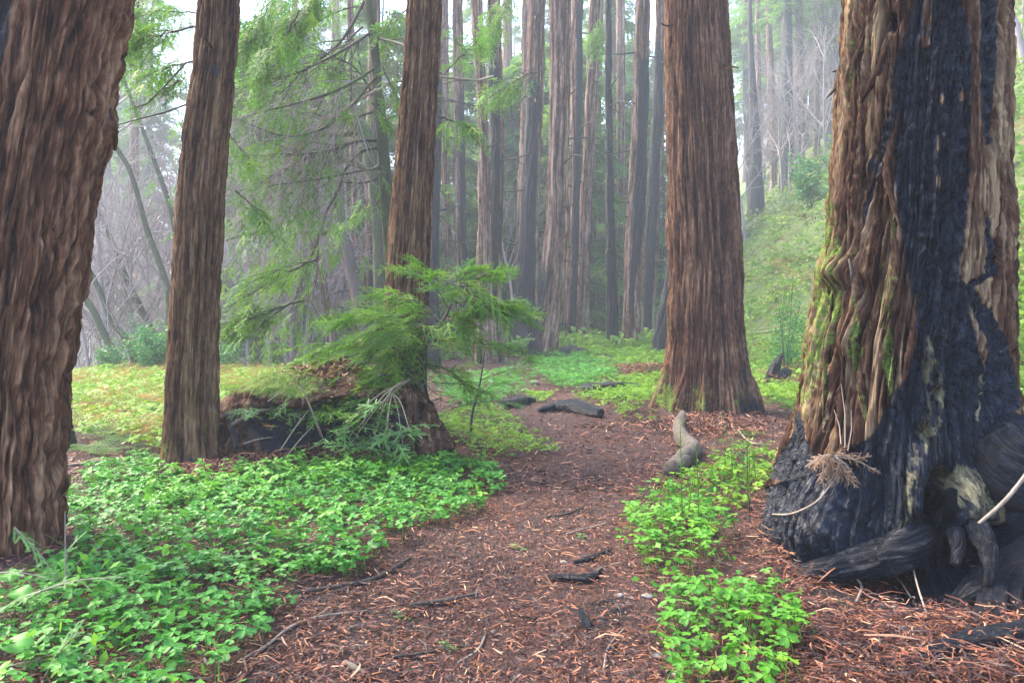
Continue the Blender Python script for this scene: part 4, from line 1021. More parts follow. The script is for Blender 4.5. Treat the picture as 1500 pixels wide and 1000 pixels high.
zones = [  # u range, distance range, count, templates, label, group
 ((105, 240), (40, 80), 15, (0, 2, 4), 'faint conifer in the bright haze between the two left redwoods', 'hazy conifers between the left redwoods'),
 ((330, 575), (40, 75), 15, (0, 1, 2, 4), 'faint green conifer in the haze behind the dead branches', 'hazy conifers behind the dead branches'),
 ((640, 960), (40, 75), 15, (0, 1, 2), 'faint green conifer in the haze behind the grove trunks', 'hazy conifers behind the grove trunks'),
 ((1085, 1225), (46, 85), 22, (0, 2, 4), 'faint conifer high on the blue hazy hillside', 'hazy conifers on the hillside'),
 ((1475, 1560), (26, 50), 4, (0, 2), 'faint conifer right of the burnt giant', 'hazy conifers right of the burnt giant'),
 ((640, 970), (30, 46), 13, (3,), 'young bushy conifer between the grove trunks', 'young conifers behind the grove'),
 ((340, 560), (24, 38), 9, (3,), 'young bushy conifer in the hollow left of the grove', 'young conifers left of the grove'),
]
for (ua, ub), (da, db), n, tms, lab, grp in zones:
    for k in range(n):
        u = ua + (ub - ua) * (k + rs.uniform(.1, .9)) / n; d = rs.uniform(da, db); x = (u - 750) / F * d
        plant(TEM[tms[rs.integers(len(tms))]], x, d, rs.uniform(0, 6.28), rs.uniform(.8, 1.15), lab, grp)
BARE = []
for k in range(4):
    r_ = np.random.default_rng(70 + k); g = Geo(); tp = []
    Ht = (6, 8, 5, 9)[k]
    grow(g, (0, 0, -.2), (r_.normal(0, .12), r_.normal(0, .12), 1), Ht, .06 + .012 * k, 0, 3, r_, tp, -.1, 9, .65, .07, False, .6)
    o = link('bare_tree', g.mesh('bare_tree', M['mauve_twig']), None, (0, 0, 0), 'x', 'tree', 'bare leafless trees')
    BARE.append(o)
for (ua, ub), (da, db), n, lab, grp in [
 ((100, 245), (20, 40), 34, 'leafless mauve tree low in the haze between the two left redwoods', 'leafless trees between the left redwoods'),
 ((325, 565), (20, 46), 40, 'leafless grey tree in the haze below the dead branches', 'leafless trees below the dead branches'),
 ((640, 760), (28, 40), 6, 'leafless tree behind the crossing trunks', 'leafless trees behind the crossing trunks'),
 ((1085, 1230), (36, 60), 15, 'whitish leafless tree on the hazy hillside', 'leafless trees on the hillside'),
 ((1478, 1530), (22, 34), 3, 'leafless tree right of the burnt giant', 'leafless trees right of the burnt giant')]:
    for k in range(n):
        u = ua + (ub - ua) * (k + rs.uniform(.1, .9)) / n; d = rs.uniform(da, db); x = (u - 750) / F * d
        plant(BARE[rs.integers(4)], x, d, rs.uniform(0, 6.28), rs.uniform(.6, 1.2), lab, grp)

# ------------------------------------------------------------------ leaning mossy trees at the meadow edge
def px_path(pts, d): return [P(u, v, d + (q[0] if q else 0)) for (u, v, *q) in pts]
def limb(name, pts, rad, mat, parent=None, org=(0, 0, 0), nth=14, n=40, amp=.12, seed=1, label=None):
    g = surface(pts, rad, n, nth, amp, seed, 1.0, 5)
    return link(name, mesh_np(name, g[0] - np.asarray(org, float), g[1], g[2], g[3], M[mat]), parent, label=label)
lean = [([(155, 60), (162, 190), (190, 250), (205, 300), (216, 340), (235, 390), (246, 430), (247, 470), (246, 556)], 17.5, .075, 'dark bent bare tree touching the left side of the slim redwood'),
        ([(100, 250), (137, 300), (160, 345), (178, 390), (190, 420), (210, 460), (226, 505), (232, 552)], 21, .09, 'mossy slanting tree crossing the hazy mauve trunk'),
        ([(70, 330), (127, 392), (145, 425), (163, 468), (183, 495), (195, 525), (203, 553)], 18, .078, 'leaning mossy tree ending at the centre of the left gap'),
        ([(60, 370), (120, 432), (140, 462), (155, 495), (170, 525), (184, 554)], 17.2, .09, 'thick grey-green leaning tree low beside the big left trunk'),
        ([(168, 80), (205, 180), (225, 235), (245, 290), (256, 340), (262, 400), (262, 552)], 19, .07, 'forked bare tree slipping behind the slim redwood')]
for i, (pp, d, r, lab) in enumerate(lean):
    zg = float(gz(P(pp[-1][0], 500, d)[0], d)); base = P(pp[-1][0], pp[-1][1], d); base[2] = zg - .2
    pts = px_path(pp[:-1], d) + [base]
    tr = empty('leaning_tree', base + [0, 0, .2], lab, 'tree', 'leaning mossy trees at the meadow edge')
    limb('trunk', pts, [r * .5] + [r * (.6 + .5 * k / (len(pts) - 1)) for k in range(1, len(pts))], 'mossy_branch', tr, base + [0, 0, .2], 10, 60, .12, 200 + i)
    r_ = np.random.default_rng(300 + i)
    for k in range(6):
        t = pts[r_.integers(0, len(pts) - 2)]; g = Geo(); tp = []
        grow(g, t, (r_.normal(0, .8), r_.normal(0, .5), r_.uniform(.2, .9)), r_.uniform(.9, 2.2), .016, 0, 2, r_, tp, 0, 5, .7, .14)
        link('branch', g.mesh('lean_branch', M['mauve_twig'], base + [0, 0, .2]), tr)
# laurel-like bushes at the meadow edge
def bush(x, y, s, seed, mat, label, tm=None, n=60, hh=1.0):
    r = np.random.default_rng(seed); z0 = float(gz(x, y)); g = Geo(); O = []
    tr = empty('shrub', (x, y, z0), label, 'shrub')
    for k in range(6):
        a = r.uniform(0, 6.28); e = np.array([x + cos(a) * s * .4, y + sin(a) * s * .4, z0 + s * hh * r.uniform(.6, 1.05)])
        g.tube([(x, y, z0 - .05), (np.array([x, y, z0]) + e) / 2 + r.normal(0, .04, 3), e], [.014, .01, .004], 4)
        for i in range(n // 6): O.append(np.array([x, y, z0]) + (e - [x, y, z0]) * r.uniform(.25, 1.05) + r.normal(0, .13 * s, 3))
    O = np.array(O); nn = len(O)
    link('stems', g.mesh('shrub_stems', M['dark_twig'], (x, y, z0)), tr, kind='stuff')
    MM = frames(r.uniform(0, 6.28, nn), r.normal(0, .3, nn), r.normal(0, .3, nn), r.uniform(.16, .30, nn) * s)
    link('leaves', bake(tm or T_broad(14, seed), MM, O, r.random(nn), 'leaves', M[mat], (x, y, z0)), tr, kind='stuff')
    return tr
for i, (u, v, s, lab) in enumerate([(215, 552, .8, 'green laurel shrub at the foot of the leaning trees'), (236, 553, .95, 'taller laurel shrub touching the slim redwood'), (168, 553, .55, 'small laurel shrub at the left end of the meadow edge'),
                                   (325, 552, .6, 'laurel shrub at the meadow edge right of the slim redwood')]):
    p = G(u, v); bush(p[0], p[1], s, 400 + i, 'laurel', lab, n=150)
p = P(1190, 330, 30); bush(p[0], 30, 1.5, 420, 'laurel', 'dark green round bush on the hillside', n=160)

# ------------------------------------------------------------------ the dark tree with dead branches
d0 = 11.0
pts = px_path([(534, -90), (540, 0), (547, 60), (556, 160), (561, 220), (566, 300), (571, 360), (577, 440), (580, 520)], d0)
zg = float(gz(pts[-1][0], d0)); pts.append(np.array([pts[-1][0] + .02, d0, zg - .15]))
base = np.array([pts[-1][0], d0, zg])
dead = empty('dead_branched_tree', base, 'thin dark mossy tree with many dead drooping branches left of the middle redwood', 'tree')
limb('trunk', pts, [.05, .065, .07, .078, .082, .088, .09, .095, .10, .12], 'mossy_branch', dead, base, 18, 110, .14, 500)
br = [  # pixel path, radius, material, number of twigs
 ([(548, 45), (500, 75), (440, 105), (400, 120)], .022, 'dark_twig', 9), ([(540, -10), (500, 60), (450, 100), (410, 130), (372, 168)], .024, 'dark_twig', 9),
 ([(552, 98), (500, 130), (440, 150), (380, 165), (335, 178)], .020, 'mossy_branch', 9), ([(553, 110), (510, 160), (470, 190), (420, 200), (370, 184), (345, 172)], .02, 'mossy_branch', 8),
 ([(565, 125), (520, 150), (480, 180), (440, 220), (400, 260), (360, 300)], .022, 'pale_twig', 8), ([(590, 118), (550, 128), (505, 158), (462, 190), (420, 235)], .020, 'pale_twig', 7),
 ([(560, 205), (520, 208), (480, 222), (440, 226), (392, 226)], .026, 'dark_twig', 7), ([(560, 215), (530, 222), (505, 250), (495, 280), (478, 310), (466, 350), (446, 400), (430, 440)], .026, 'mossy_branch', 5),
 ([(560, 160), (500, 175), (450, 165), (400, 172)], .016, 'dark_twig', 8), ([(562, 245), (520, 252), (470, 262), (410, 270), (365, 280)], .016, 'mossy_branch', 8),
 ([(560, 258), (530, 268), (480, 262), (430, 240), (400, 238)], .014, 'dark_twig', 6), ([(544, 20), (520, 10), (470, 30), (430, 70), (395, 90)], .014, 'dark_twig', 6),
 ([(548, 55), (580, 62), (600, 70)], .02, 'dark_twig', 3), ([(556, 180), (575, 172), (592, 165)], .012, 'dark_twig', 4), ([(553, 150), (520, 100), (480, 80), (430, 60)], .016, 'dark_twig', 6),
 ([(466, 350), (452, 390), (436, 432), (420, 470)], .012, 'dark_twig', 5), ([(466, 350), (464, 400), (455, 450), (452, 500)], .010, 'dark_twig', 4),
 ([(562, 235), (538, 248), (500, 228), (440, 300), (400, 330)], .012, 'pale_twig', 7)]
FO, FD = [], []
for i, (pp, r, mt, nt) in enumerate(br):
    r_ = np.random.default_rng(520 + i); off = r_.uniform(-1.6, .9)
    q = [P(u, v, d0 + off * k / (len(pp) - 1) + r_.normal(0, .04)) for k, (u, v) in enumerate(pp)]
    c = cr(np.array(q), 26); g = Geo(); rr = r * np.linspace(1, .3, 26); g.tube(c, rr, 7); tp = []
    link('branch', g.mesh('dead_branch', M[mt], base), dead)
    g = Geo()
    for k in range(int(nt * 3)):
        j = r_.integers(4, 25); dd = c[min(j + 1, 25)] - c[j - 1]; dd /= np.linalg.norm(dd); ax = r_.normal(0, 1, 3); ax[1] += 1.5; ax /= np.linalg.norm(ax)
        nd = rot(dd, ax, r_.choice([-1, 1]) * r_.uniform(.35, 1.0)); nd[2] -= .25
        grow(g, c[j], nd, r_.uniform(.5, 1.5), rr[j] * .45, 0, 2, r_, tp, .25, 4, .55, .10, False, .55)
    link('twigs', g.mesh('dead_twigs', M['mauve_twig' if mt == 'mossy_branch' else mt], base), dead, kind='stuff')
    for (tpos, td, lv) in tp:
        if lv >= 1 and r_.random() < .10: FO.append(tpos); FD.append(td)
foliage('foliage', SPR_MID, FO, FD, .22, M['needle'], dead, base, 5)

# snapped horizontal limb on a broken tree further back
d1 = 17.5
pts = px_path([(330, 352), (360, 343), (395, 338), (430, 337), (465, 341), (490, 337), (500, 332), (512, 380), (524, 430), (534, 480)], d1)
zg = float(gz(pts[-1][0], d1)); pts.append(np.array([pts[-1][0] + .1, d1, zg - .1])); base = np.array([pts[-1][0], d1, zg])
tr = empty('broken_tree', base, 'broken tree with a thick horizontal limb snapped towards the left', 'tree')
limb('trunk', pts[6:], [.12, .12, .13, .14, .16], 'far_bark', tr, base, 16, 50, .15, 601); limb('limb', pts[:7], [.03, .05, .065, .075, .08, .09, .11], 'mossy_branch', tr, base, 14, 60, .2, 602)
g = Geo(); tp = []; r_ = np.random.default_rng(603)
for k in range(16):
    t = pts[r_.integers(0, 6)]; grow(g, t, (r_.normal(0, .5), r_.normal(0, .5), -r_.uniform(.3, 1)), r_.uniform(.5, 1.6), .01, 0, 2, r_, tp, .3, 4, .6, .1)
link('twigs', g.mesh('limb_twigs', M['mauve_twig'], base), tr, kind='stuff')
# dark angular snag between the dead branches
d2 = 15
pts = px_path([(478, 105), (484, 140), (492, 165), (515, 175), (532, 190), (540, 215), (548, 260), (556, 330), (560, 420)], d2); zg = float(gz(pts[-1][0], d2)); pts.append(np.array([pts[-1][0], d2, zg - .1]))
base = np.array([pts[-1][0], d2, zg]); tr = empty('crooked_tree', base, 'crooked dark tree whose elbow pokes left through the dead branches', 'tree')
limb('trunk', pts, [.04, .06, .08, .11, .13, .14, .14, .15, .16, .18], 'mossy_branch', tr, base, 14, 80, .2, 611)
for i, pp in enumerate([[(532, 192), (505, 196), (470, 197), (430, 196), (393, 198)], [(512, 174), (488, 164), (470, 160), (452, 164)], [(545, 250), (520, 240), (485, 228), (440, 226)]]):
    limb('branch', px_path(pp, d2), np.linspace(.07, .02, len(pp)), 'mossy_branch', tr, base, 10, 30, .2, 620 + i)

# ------------------------------------------------------------------ green boughs hanging into the picture
def bough(name_label, start, end, d, n, sc, seed, mat='needle', spread=.5, thick=.014, tm=SPR_MID, cat='branch', drop=.25, dd=0.0):
    r = np.random.default_rng(seed); a = P(*start, d); b = P(*end, d + dd); L = np.linalg.norm(b - a)
    t = np.linspace(0, 1, 12)[:, None]; c = a + (b - a) * t + np.array([0, 0, 1.]) * (-drop * L * (t ** 2 - t)) * .6 + r.normal(0, .015 * L, (12, 3))
    g = Geo(); g.tube(c, thick * np.linspace(1, .3, 12), 6); O = []; D = []
    dirv = (b - a) / L; side = np.cross(dirv, [0, 0, 1]); side /= np.linalg.norm(side)
    tr = empty('green_bough', a, name_label, cat)
    spread *= 1.35
    for k in range(n):
        j = r.integers(2, 12); s_ = r.choice([-1, 1]); l = spread * r.uniform(.3, 1.0) * (1.15 - j / 14)
        e = dirv * r.uniform(.3, 1) + side * s_ * r.uniform(.2, 1) + np.array([0, 0, r.uniform(-.45, .15)]); e /= np.linalg.norm(e)
        g.tube([c[j], c[j] + e * l * .5 + [0, 0, .02], c[j] + e * l + [0, 0, -.04 * l]], [thick * .35, thick * .25, thick * .1], 3)
        for m in range(3): O.append(c[j] + e * l * (m + .6) / 3.0 + r.normal(0, .07 * spread, 3)); bb = e + side * r.normal(0, .8) + dirv * r.normal(0, .4) + np.array([0, 0, r.uniform(-.5, .15)]); D.append(bb)
    link('limb', g.mesh('bough_limb', M['dark_twig'], a), tr, kind='stuff')
    foliage('foliage', tm, O, D, sc * .8, M[mat], tr, a, seed)
bl = [('green bough across the bright gap at the very top left', (285, 40), (175, 70), 7.5, 26, .32, .5), ('lower green bough reaching left from the slim redwood', (290, 90), (215, 110), 8.5, 18, .28, .45),
      ('green bough veiling the white sky left of the slim redwood', (300, 20), (200, 20), 11, 30, .34, .7), ('airy bough high in the bright gap', (250, -30), (185, 30), 13, 30, .4, .9),
      ('high green bough left of the redwood over the sapling', (600, 10), (560, 50), 11, 22, .32, .6), ('green bough between the dark thin tree and the dead branches', (530, 40), (480, 100), 13, 30, .36, .8),
      ('small twig with a green tuft in the bright gap', (262, 118), (208, 160), 8.5, 10, .22, .2),
      ('green bough at the top right of the slim redwood', (420, -30), (360, 60), 9.5, 40, .34, .7), ('green bough under the top edge above the dead branches', (500, -40), (430, 40), 9.8, 44, .34, .8),
      ('green bough hanging in front of the bright sky patch', (440, 20), (380, 110), 9.0, 24, .30, .6), ('green tufts beside the slim redwood, halfway up', (330, 190), (365, 235), 8.5, 9, .28, .35),
      ('green drooping spray at left of the hanging branch', (345, 280), (385, 320), 8.8, 12, .28, .4), ('light green bough over the hazy trunk right of the slim redwood', (470, 375), (350, 440), 8.0, 34, .26, .65),
      ('low bough reaching towards the slim redwood', (450, 440), (340, 480), 7.8, 34, .24, .5), ('green tuft right of the sapling redwood at mid height', (640, 170), (690, 190), 8.0, 14, .24, .3),
      ('green tuft under the top edge right of the sapling redwood', (650, 110), (700, 60), 12, 16, .3, .5), ('small green tuft left of the dark thin tree', (560, 100), (590, 160), 9.5, 12, .24, .3),
      ('hanging green bough between the crossing pair and the burnt trunk', (800, 100), (720, 140), 17, 26, .5, .9), ('green bough under the top edge in the grove', (760, -20), (720, 40), 17, 26, .5, 1.0),
      ('bough in front of the thin dark grove trunk', (900, 20), (870, 60), 24, 20, .6, 1.0), ('green sprig by the dark thin tree, halfway up', (545, 150), (568, 178), 9.5, 8, .18, .2),
      ('bough of pale needles above the broken tree', (560, 280), (500, 330), 15, 14, .4, .8), ('drooping green veil left of the broken tree', (430, 290), (400, 400), 14, 16, .4, .7)]
for i, (lab, a, b, d, n, sc, sp) in enumerate(bl): bough(lab, a, b, d, n, sc, 700 + i, spread=sp, thick=.012 if d < 12 else .02)
# thin line of the branch across the bright gap
g = Geo(); c = [P(276, 152, 7.4), P(240, 165, 7.3), P(205, 174, 7.2), P(168, 184, 7.1)]; g.tube(c, [.010, .008, .006, .004], 5); link('bare_branch', g.mesh('bare_branch', M['dark_twig'], c[0]), None, c[0], 'thin bare branch crossing the bright gap between the left redwoods', 'branch')
g = Geo(); c = [P(272, 92, 8.4), P(240, 128, 8.3), P(215, 152, 8.2), P(190, 160, 8.2)]; g.tube(c, [.012, .01, .008, .004], 5); link('bare_branch', g.mesh('bare_branch', M['mossy_branch'], c[0]), None, c[0], 'slanting twig under the low green bough by the slim redwood', 'branch')
g = Geo(); c = [P(640, 112, 7.6), P(665, 115, 9), P(700, 118, 12), P(722, 112, 16)]; g.tube(c, [.014, .014, .016, .02], 6); link('bare_branch', g.mesh('bare_branch', M['pale_twig'], c[0]), None, c[0], 'pale bare branch running right from the redwood over the sapling', 'branch')

# ------------------------------------------------------------------ the bright sapling in the middle
d3 = 6.7
b = G(612, 672); b = np.array([b[0], 6.75, float(gz(b[0], 6.75))])
sap = empty('redwood_sapling', b, 'bright green young redwood with layered sprays and a bent black stem', 'tree')
stem = [b - [0, 0, .05]] + px_path([(612, 640), (617, 600), (618, 572), (606, 545), (607, 524), (622, 506), (632, 488), (650, 468), (662, 440), (668, 415)], d3 - .1)
limb('trunk', stem, [.028, .026, .025, .024, .022, .022, .020, .018, .014, .009, .005], 'dark_twig', sap, b, 10, 70, .1, 801)
lay = [  # start, end, sprays, length of side twigs, depth change
 ((650, 468), (745, 450), 30, .34, -.2), ((640, 478), (500, 470), 46, .42, -.5), ((630, 490), (460, 520), 40, .36, .3), ((655, 450), (610, 398), 16, .22, -.4), ((660, 440), (760, 470), 24, .3, .3),
 ((622, 506), (440, 545), 26, .28, -.3), ((607, 524), (480, 590), 30, .32, -.4), ((620, 500), (770, 520), 24, .26, .1), ((660, 430), (725, 410), 22, .28, 0), ((645, 470), (560, 430), 30, .34, .2),
 ((640, 480), (590, 500), 26, .34, -.6), ((617, 590), (520, 610), 12, .2, -.5), ((668, 420), (700, 445), 20, .28, -.4), ((625, 505), (560, 545), 22, .3, -.5), ((650, 468), (690, 500), 18, .28, -.3), ((640, 478), (540, 490), 30, .36, -.2),
 ((625, 505), (450, 575), 26, .34, .2), ((620, 520), (430, 510), 26, .32, .1), ((615, 560), (500, 560), 26, .32, -.3), ((610, 530), (700, 575), 22, .3, .2), ((650, 470), (765, 455), 24, .3, .2), ((630, 490), (520, 450), 24, .3, .2), ((612, 545), (545, 580), 22, .26, -.6), ((655, 450), (690, 395), 16, .2, .1)]
for i, (a, e, n, sp, dz) in enumerate(lay):
    r = np.random.default_rng(820 + i); A = P(*a, d3 - .1); B = P(*e, d3 + dz); t = np.linspace(0, 1, 9)[:, None]; c = A + (B - A) * t + [0, 0, .0] + r.normal(0, .008, (9, 3)) + np.array([0, 0, .06]) * np.sin(t * pi)
    g = Geo(); g.tube(c, .008 * np.linspace(1, .3, 9), 4); O = []; D = []; dv = (B - A) / np.linalg.norm(B - A); sd2 = np.cross(dv, [0, 0, 1]); sd2 /= np.linalg.norm(sd2)
    for k in range(int(n * .70)):
        j = r.integers(1, 9); s_ = r.choice([-1, 1]); l = sp * r.uniform(.2, 1) * (1.2 - j / 12); ev = dv * r.uniform(.3, 1) + sd2 * s_ * r.uniform(.3, 1.1) + np.array([0, 0, r.uniform(-.25, .16)]); ev /= np.linalg.norm(ev)
        g.tube([c[j], c[j] + ev * l * .8], [.0045, .002], 3)
        for m in range(3): O.append(c[j] + ev * l * (m + .2) / 2.8 + r.normal(0, .02, 3)); D.append(ev + sd2 * r.normal(0, .4) + np.array([0, 0, r.uniform(-.15, .12)]))
    link('branch', g.mesh('sapling_branch', M['dark_twig'], b), sap, kind='stuff')
    foliage('foliage', SPR, O, D, .20, M['needle'], sap, b, 830 + i, .5)
# dry twigs round its stem
g = Geo(); tp = []; r = np.random.default_rng(850)
for k in range(34):
    u, v = r.uniform(555, 660), r.uniform(470, 600); p = P(u, v, d3 + r.uniform(-.3, .3)); grow(g, p, (r.normal(), r.normal() * .5, r.normal() * .5 - .1), r.uniform(.12, .35), .004, 0, 2, r, tp, .15, 4, .6, .15)
link('dry_twigs', g.mesh('dry_twigs', M['dark_twig'], b), sap, kind='stuff')
# small sapling to its right
b = G(690, 640); sp2 = empty('redwood_sapling', b, 'small thin sapling growing over lime cover right of the middle redwood', 'tree')
dd = b[1]; limb('trunk', [b - [0, 0, .03]] + px_path([(690, 622), (693, 600), (700, 575), (704, 556), (708, 530), (712, 500)], dd), [.015, .014, .012, .011, .009, .006, .003], 'dark_twig', sp2, b, 8, 40, .1, 860)
for i, (a, e, n, sp) in enumerate([((704, 556), (790, 535), 20, .24), ((700, 570), (630, 560), 22, .26), ((697, 590), (760, 590), 14, .2), ((706, 540), (650, 510), 24, .26), ((710, 510), (760, 500), 22, .24), ((710, 520), (800, 535), 14, .18), ((696, 590), (640, 610), 14, .2), ((712, 500), (690, 480), 16, .2), ((700, 580), (740, 560), 16, .2)]):
    r = np.random.default_rng(870 + i); A = P(*a, dd); B = P(*e, dd + r.uniform(-.5, .4)); O = []; D = []; dv = (B - A) / np.linalg.norm(B - A); sd2 = np.cross(dv, [0, 0, 1]); g = Geo(); g.tube([A, (A + B) / 2 + [0, 0, .03], B], [.005, .004, .002], 4)
    for k in range(n):
        c = A + (B - A) * r.uniform(.1, 1); ev = dv * r.uniform(.2, 1) + sd2 * r.normal(0, .8) + np.array([0, 0, r.uniform(-.2, .2)]); O.append(c + ev * sp * .3 * r.random()); D.append(ev)
    link('branch', g.mesh('sapling_branch', M['dark_twig'], b), sp2); foliage('foliage', SPR, O, D, .15, M['needle_pale' if i % 3 else 'needle'], sp2, b, 880 + i, .28)
# pale fingered bough in front of the stump
for (st, sprs, lab) in (((600, 556, 6.2), [(555, 600), (528, 622), (512, 652), (498, 632)], 'dead twig with pale green fingers in front of the dark stump'), ((575, 575, 6.1), [(566, 640), (590, 650), (560, 668), (545, 650), (600, 630)], 'second fingered pale bough at the foot of the middle redwood')):
    A = P(*st); tr = empty('pale_bough', A, lab, 'branch')
    for i, (u, v) in enumerate(sprs):
        r = np.random.default_rng(int(u)); B = P(u, v, 5.75); g = Geo(); c = cr(np.array([A, (A + B) / 2 + [0, 0, .06], B]), 10); g.tube(c, .006 * np.linspace(1, .5, 10), 5); link('twig', g.mesh('pale_stem', M['pale_twig'], A), tr)
        O = []; D = []
        for k in range(7): a = r.uniform(0, 6.28); O.append(B + r.normal(0, .03, 3)); D.append((cos(a), sin(a) * .6, r.uniform(-.5, .2)))
        foliage('foliage', [T_spray(4, 12, 31, nw=.05, nl=.075)], O, D, .20, M['needle_pale'], tr, A, int(v), .4)

# ------------------------------------------------------------------ the mossy stump
sb = G(458, 676); sc_ = np.array([sb[0], sb[1] + .45, sb[2]])
stump = empty('stump', sc_, 'low rotten stump topped with moss and litter, black and hollow inside', 'stump')
nth, nz_ = 150, 70
th = np.linspace(0, 2 * pi, nth, endpoint=False); zz = np.linspace(-.15, 1, nz_); TH, ZZ = np.meshgrid(th, zz)
hh = .70; ra = .68 + .07 * np.cos(TH * 2 + .4)
prof = 1.22 * np.sqrt(np.clip(1 - np.clip(ZZ, 0, 1) ** 2.6, 0, 1)) * (1 - .12 * np.clip(ZZ, 0, 1))
fa = np.angle(np.exp(1j * (TH + pi / 2 - .12))) + .25 * pn(TH * 5 / (2 * pi), ZZ * 3, 5, 61)
fr = np.exp(-((fa / .78) ** 4)) * sst(-.1, .05, ZZ) * (1 - sst(.55, .70, ZZ + .12 * pn(TH * 9 / (2 * pi), ZZ * 2, 9, 62)))
R_ = ra * prof * (1 - .55 * fr) + .10 * pn(TH * 7 / (2 * pi), ZZ * 2.2, 7, 3) * prof + .05 * np.abs(pn(TH * 24 / (2 * pi), ZZ * 5, 24, 4)) + .025 * pn(TH * 60 / (2 * pi), ZZ * 16, 60, 5); R_ = np.maximum(R_, .004)
X = R_ * np.cos(TH) * 1.12; Y = R_ * np.sin(TH) * .75; Z = ZZ * hh + sst(.5, 1, ZZ) * .10 * fbm(X * 4 + 9, Y * 4 + 4, 3, 6) + .06 * sst(.5, 1, ZZ) * (X * -.6)
V = np.stack([X, Y, Z], -1).reshape(-1, 3); i = np.arange(nz_ - 1)[:, None] * nth; j = np.arange(nth)[None]; j2 = (j + 1) % nth
Fq = np.stack([i + j, i + j2, i + nth + j2, i + nth + j], -1).reshape(-1, 4)
topmoss = sst(.60, .8, ZZ) * (1 - sst(-.1, .25, X)) * .9
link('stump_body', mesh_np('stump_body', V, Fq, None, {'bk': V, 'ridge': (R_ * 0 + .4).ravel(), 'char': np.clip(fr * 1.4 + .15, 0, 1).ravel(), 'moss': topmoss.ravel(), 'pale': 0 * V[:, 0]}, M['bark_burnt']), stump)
r = np.random.default_rng(31); n = 2600; a = r.uniform(0, 2 * pi, n); q = np.sqrt(r.random(n)); x = sc_[0] + .68 * q * np.cos(a); y = sc_[1] + .47 * q * np.sin(a)
z = sc_[2] + hh * np.clip(1 - (q * .97) ** 2.0, 0, 1) ** .385 + .10 * fbm((x - sc_[0]) * 4 + 9, (y - sc_[1]) * 4 + 4, 3, 6) - .036 * (x - sc_[0]) + .012; mo = (x - sc_[0]) < .05 + r.normal(0, .15, n)
MM = frames(r.uniform(0, 6.28, n), r.uniform(-.3, .8, n), r.normal(0, .5, n), r.uniform(.03, .055, n)); OO = np.stack([x, y, z], -1)
link('moss', bake(FAR[0], MM[mo], OO[mo], r.random(mo.sum()), 'stump_moss', M['sorrel_lime'], sc_), stump, kind='stuff')
fl = (x < sc_[0] - .1) & (r.random(n) < .3)
g = Geo()
for i, (u, v, dd_, n_) in enumerate([(420, 566, 6.2, 9), (520, 560, 6.3, 12), (550, 600, 5.9, 8), (470, 568, 6.4, 10), (500, 598, 5.8, 8), (380, 600, 5.9, 6)]):
    r = np.random.default_rng(640 + i); C0 = P(u, v, dd_); O = []; D = []
    for k in range(n_ * 3): a = r.uniform(0, 6.28); O.append(C0 + r.normal(0, 1, 3) * [.14, .10, .04]); D.append((cos(a), sin(a), r.uniform(-.4, .3)))
    foliage('sprout', SPR, O, D, .13, M['needle_pale' if i % 2 else 'needle'], stump, sc_, 650 + i, .5)
# litter heaped on and around the stump
def chips(name, cx, cy, zf, n, sx, sy, L, W_, seed, label, parent=None, org=(0, 0, 0)):
    r = np.random.default_rng(seed); x = cx + r.normal(0, sx, n); y = cy + r.normal(0, sy, n); z = zf(x, y)
    Fm = frames(r.uniform(0, 6.28, n), r.normal(0, .45, n), r.normal(0, .7, n), np.ones(n)); l = r.uniform(*L, n)[:, None]; w = r.uniform(*W_, n)[:, None]
    c = np.stack([x, y, z], -1) - np.asarray(org, float); X = Fm[:, 0] * l; Y = Fm[:, 1] * w; Z = Fm[:, 2] * l * .1
    V = np.stack([c - X * .5 - Y * .4, c - X * .5 + Y * .4, c + Y * .5 + Z, c - Y * .5 + Z, c + X * .5], 1)
    f = np.array([(0, 3, 2), (0, 2, 1), (3, 4, 2)]); Fb = (f[None] + (np.arange(n) * 5)[:, None, None]).reshape(-1, 3)
    return link(name, mesh_np(name, V.reshape(-1, 3), None, Fb, {'rnd': np.repeat(r.random(n) ** .8, 5)}, M['litter'], False), parent, label=label, cat=None if parent else 'ground cover', kind='stuff')
chips('litter_cap', sc_[0] + .15, sc_[1], lambda x, y: sc_[2] + .02 + hh * np.clip(1 - np.clip(np.hypot((x - sc_[0]) / .74, (y - sc_[1]) / .50), 0, .97) ** 2, 0, 1) ** .385 + .10 * fbm((x - sc_[0]) * 4 + 9, (y - sc_[1]) * 4 + 4, 3, 6) - .036 * (x - sc_[0]), 2600, .30, .19, (.03, .10), (.004, .012), 33, None, stump, sc_)
chips('bark_debris', G(350, 680)[0], G(350, 680)[1], lambda x, y: gz(x, y) + .03 + .05 * np.random.default_rng(1).random(len(x)), 1800, .22, .3, (.04, .12), (.005, .012), 34, 'litter heap between the slim redwood and the stump')
chips('bark_debris', G(560, 672)[0], G(560, 672)[1], lambda x, y: gz(x, y) + .03 + .06 * np.random.default_rng(2).random(len(x)), 1700, .38, .25, (.04, .12), (.004, .010), 35, 'litter heap at the foot of the middle redwood')
chips('bark_debris', G(270, 690)[0], G(270, 690)[1], lambda x, y: gz(x, y) + .02 + .03 * np.random.default_rng(3).random(len(x)), 1100, .35, .25, (.04, .10), (.004, .010), 36, 'litter heap around the foot of the slim redwood')
chips('bark_debris', G(1030, 622)[0], G(1030, 622)[1] - .1, lambda x, y: gz(x, y) + .02 + .03 * np.random.default_rng(3).random(len(x)), 1500, .6, .4, (.06, .14), (.006, .014), 37, 'litter heap around the flared redwood foot')
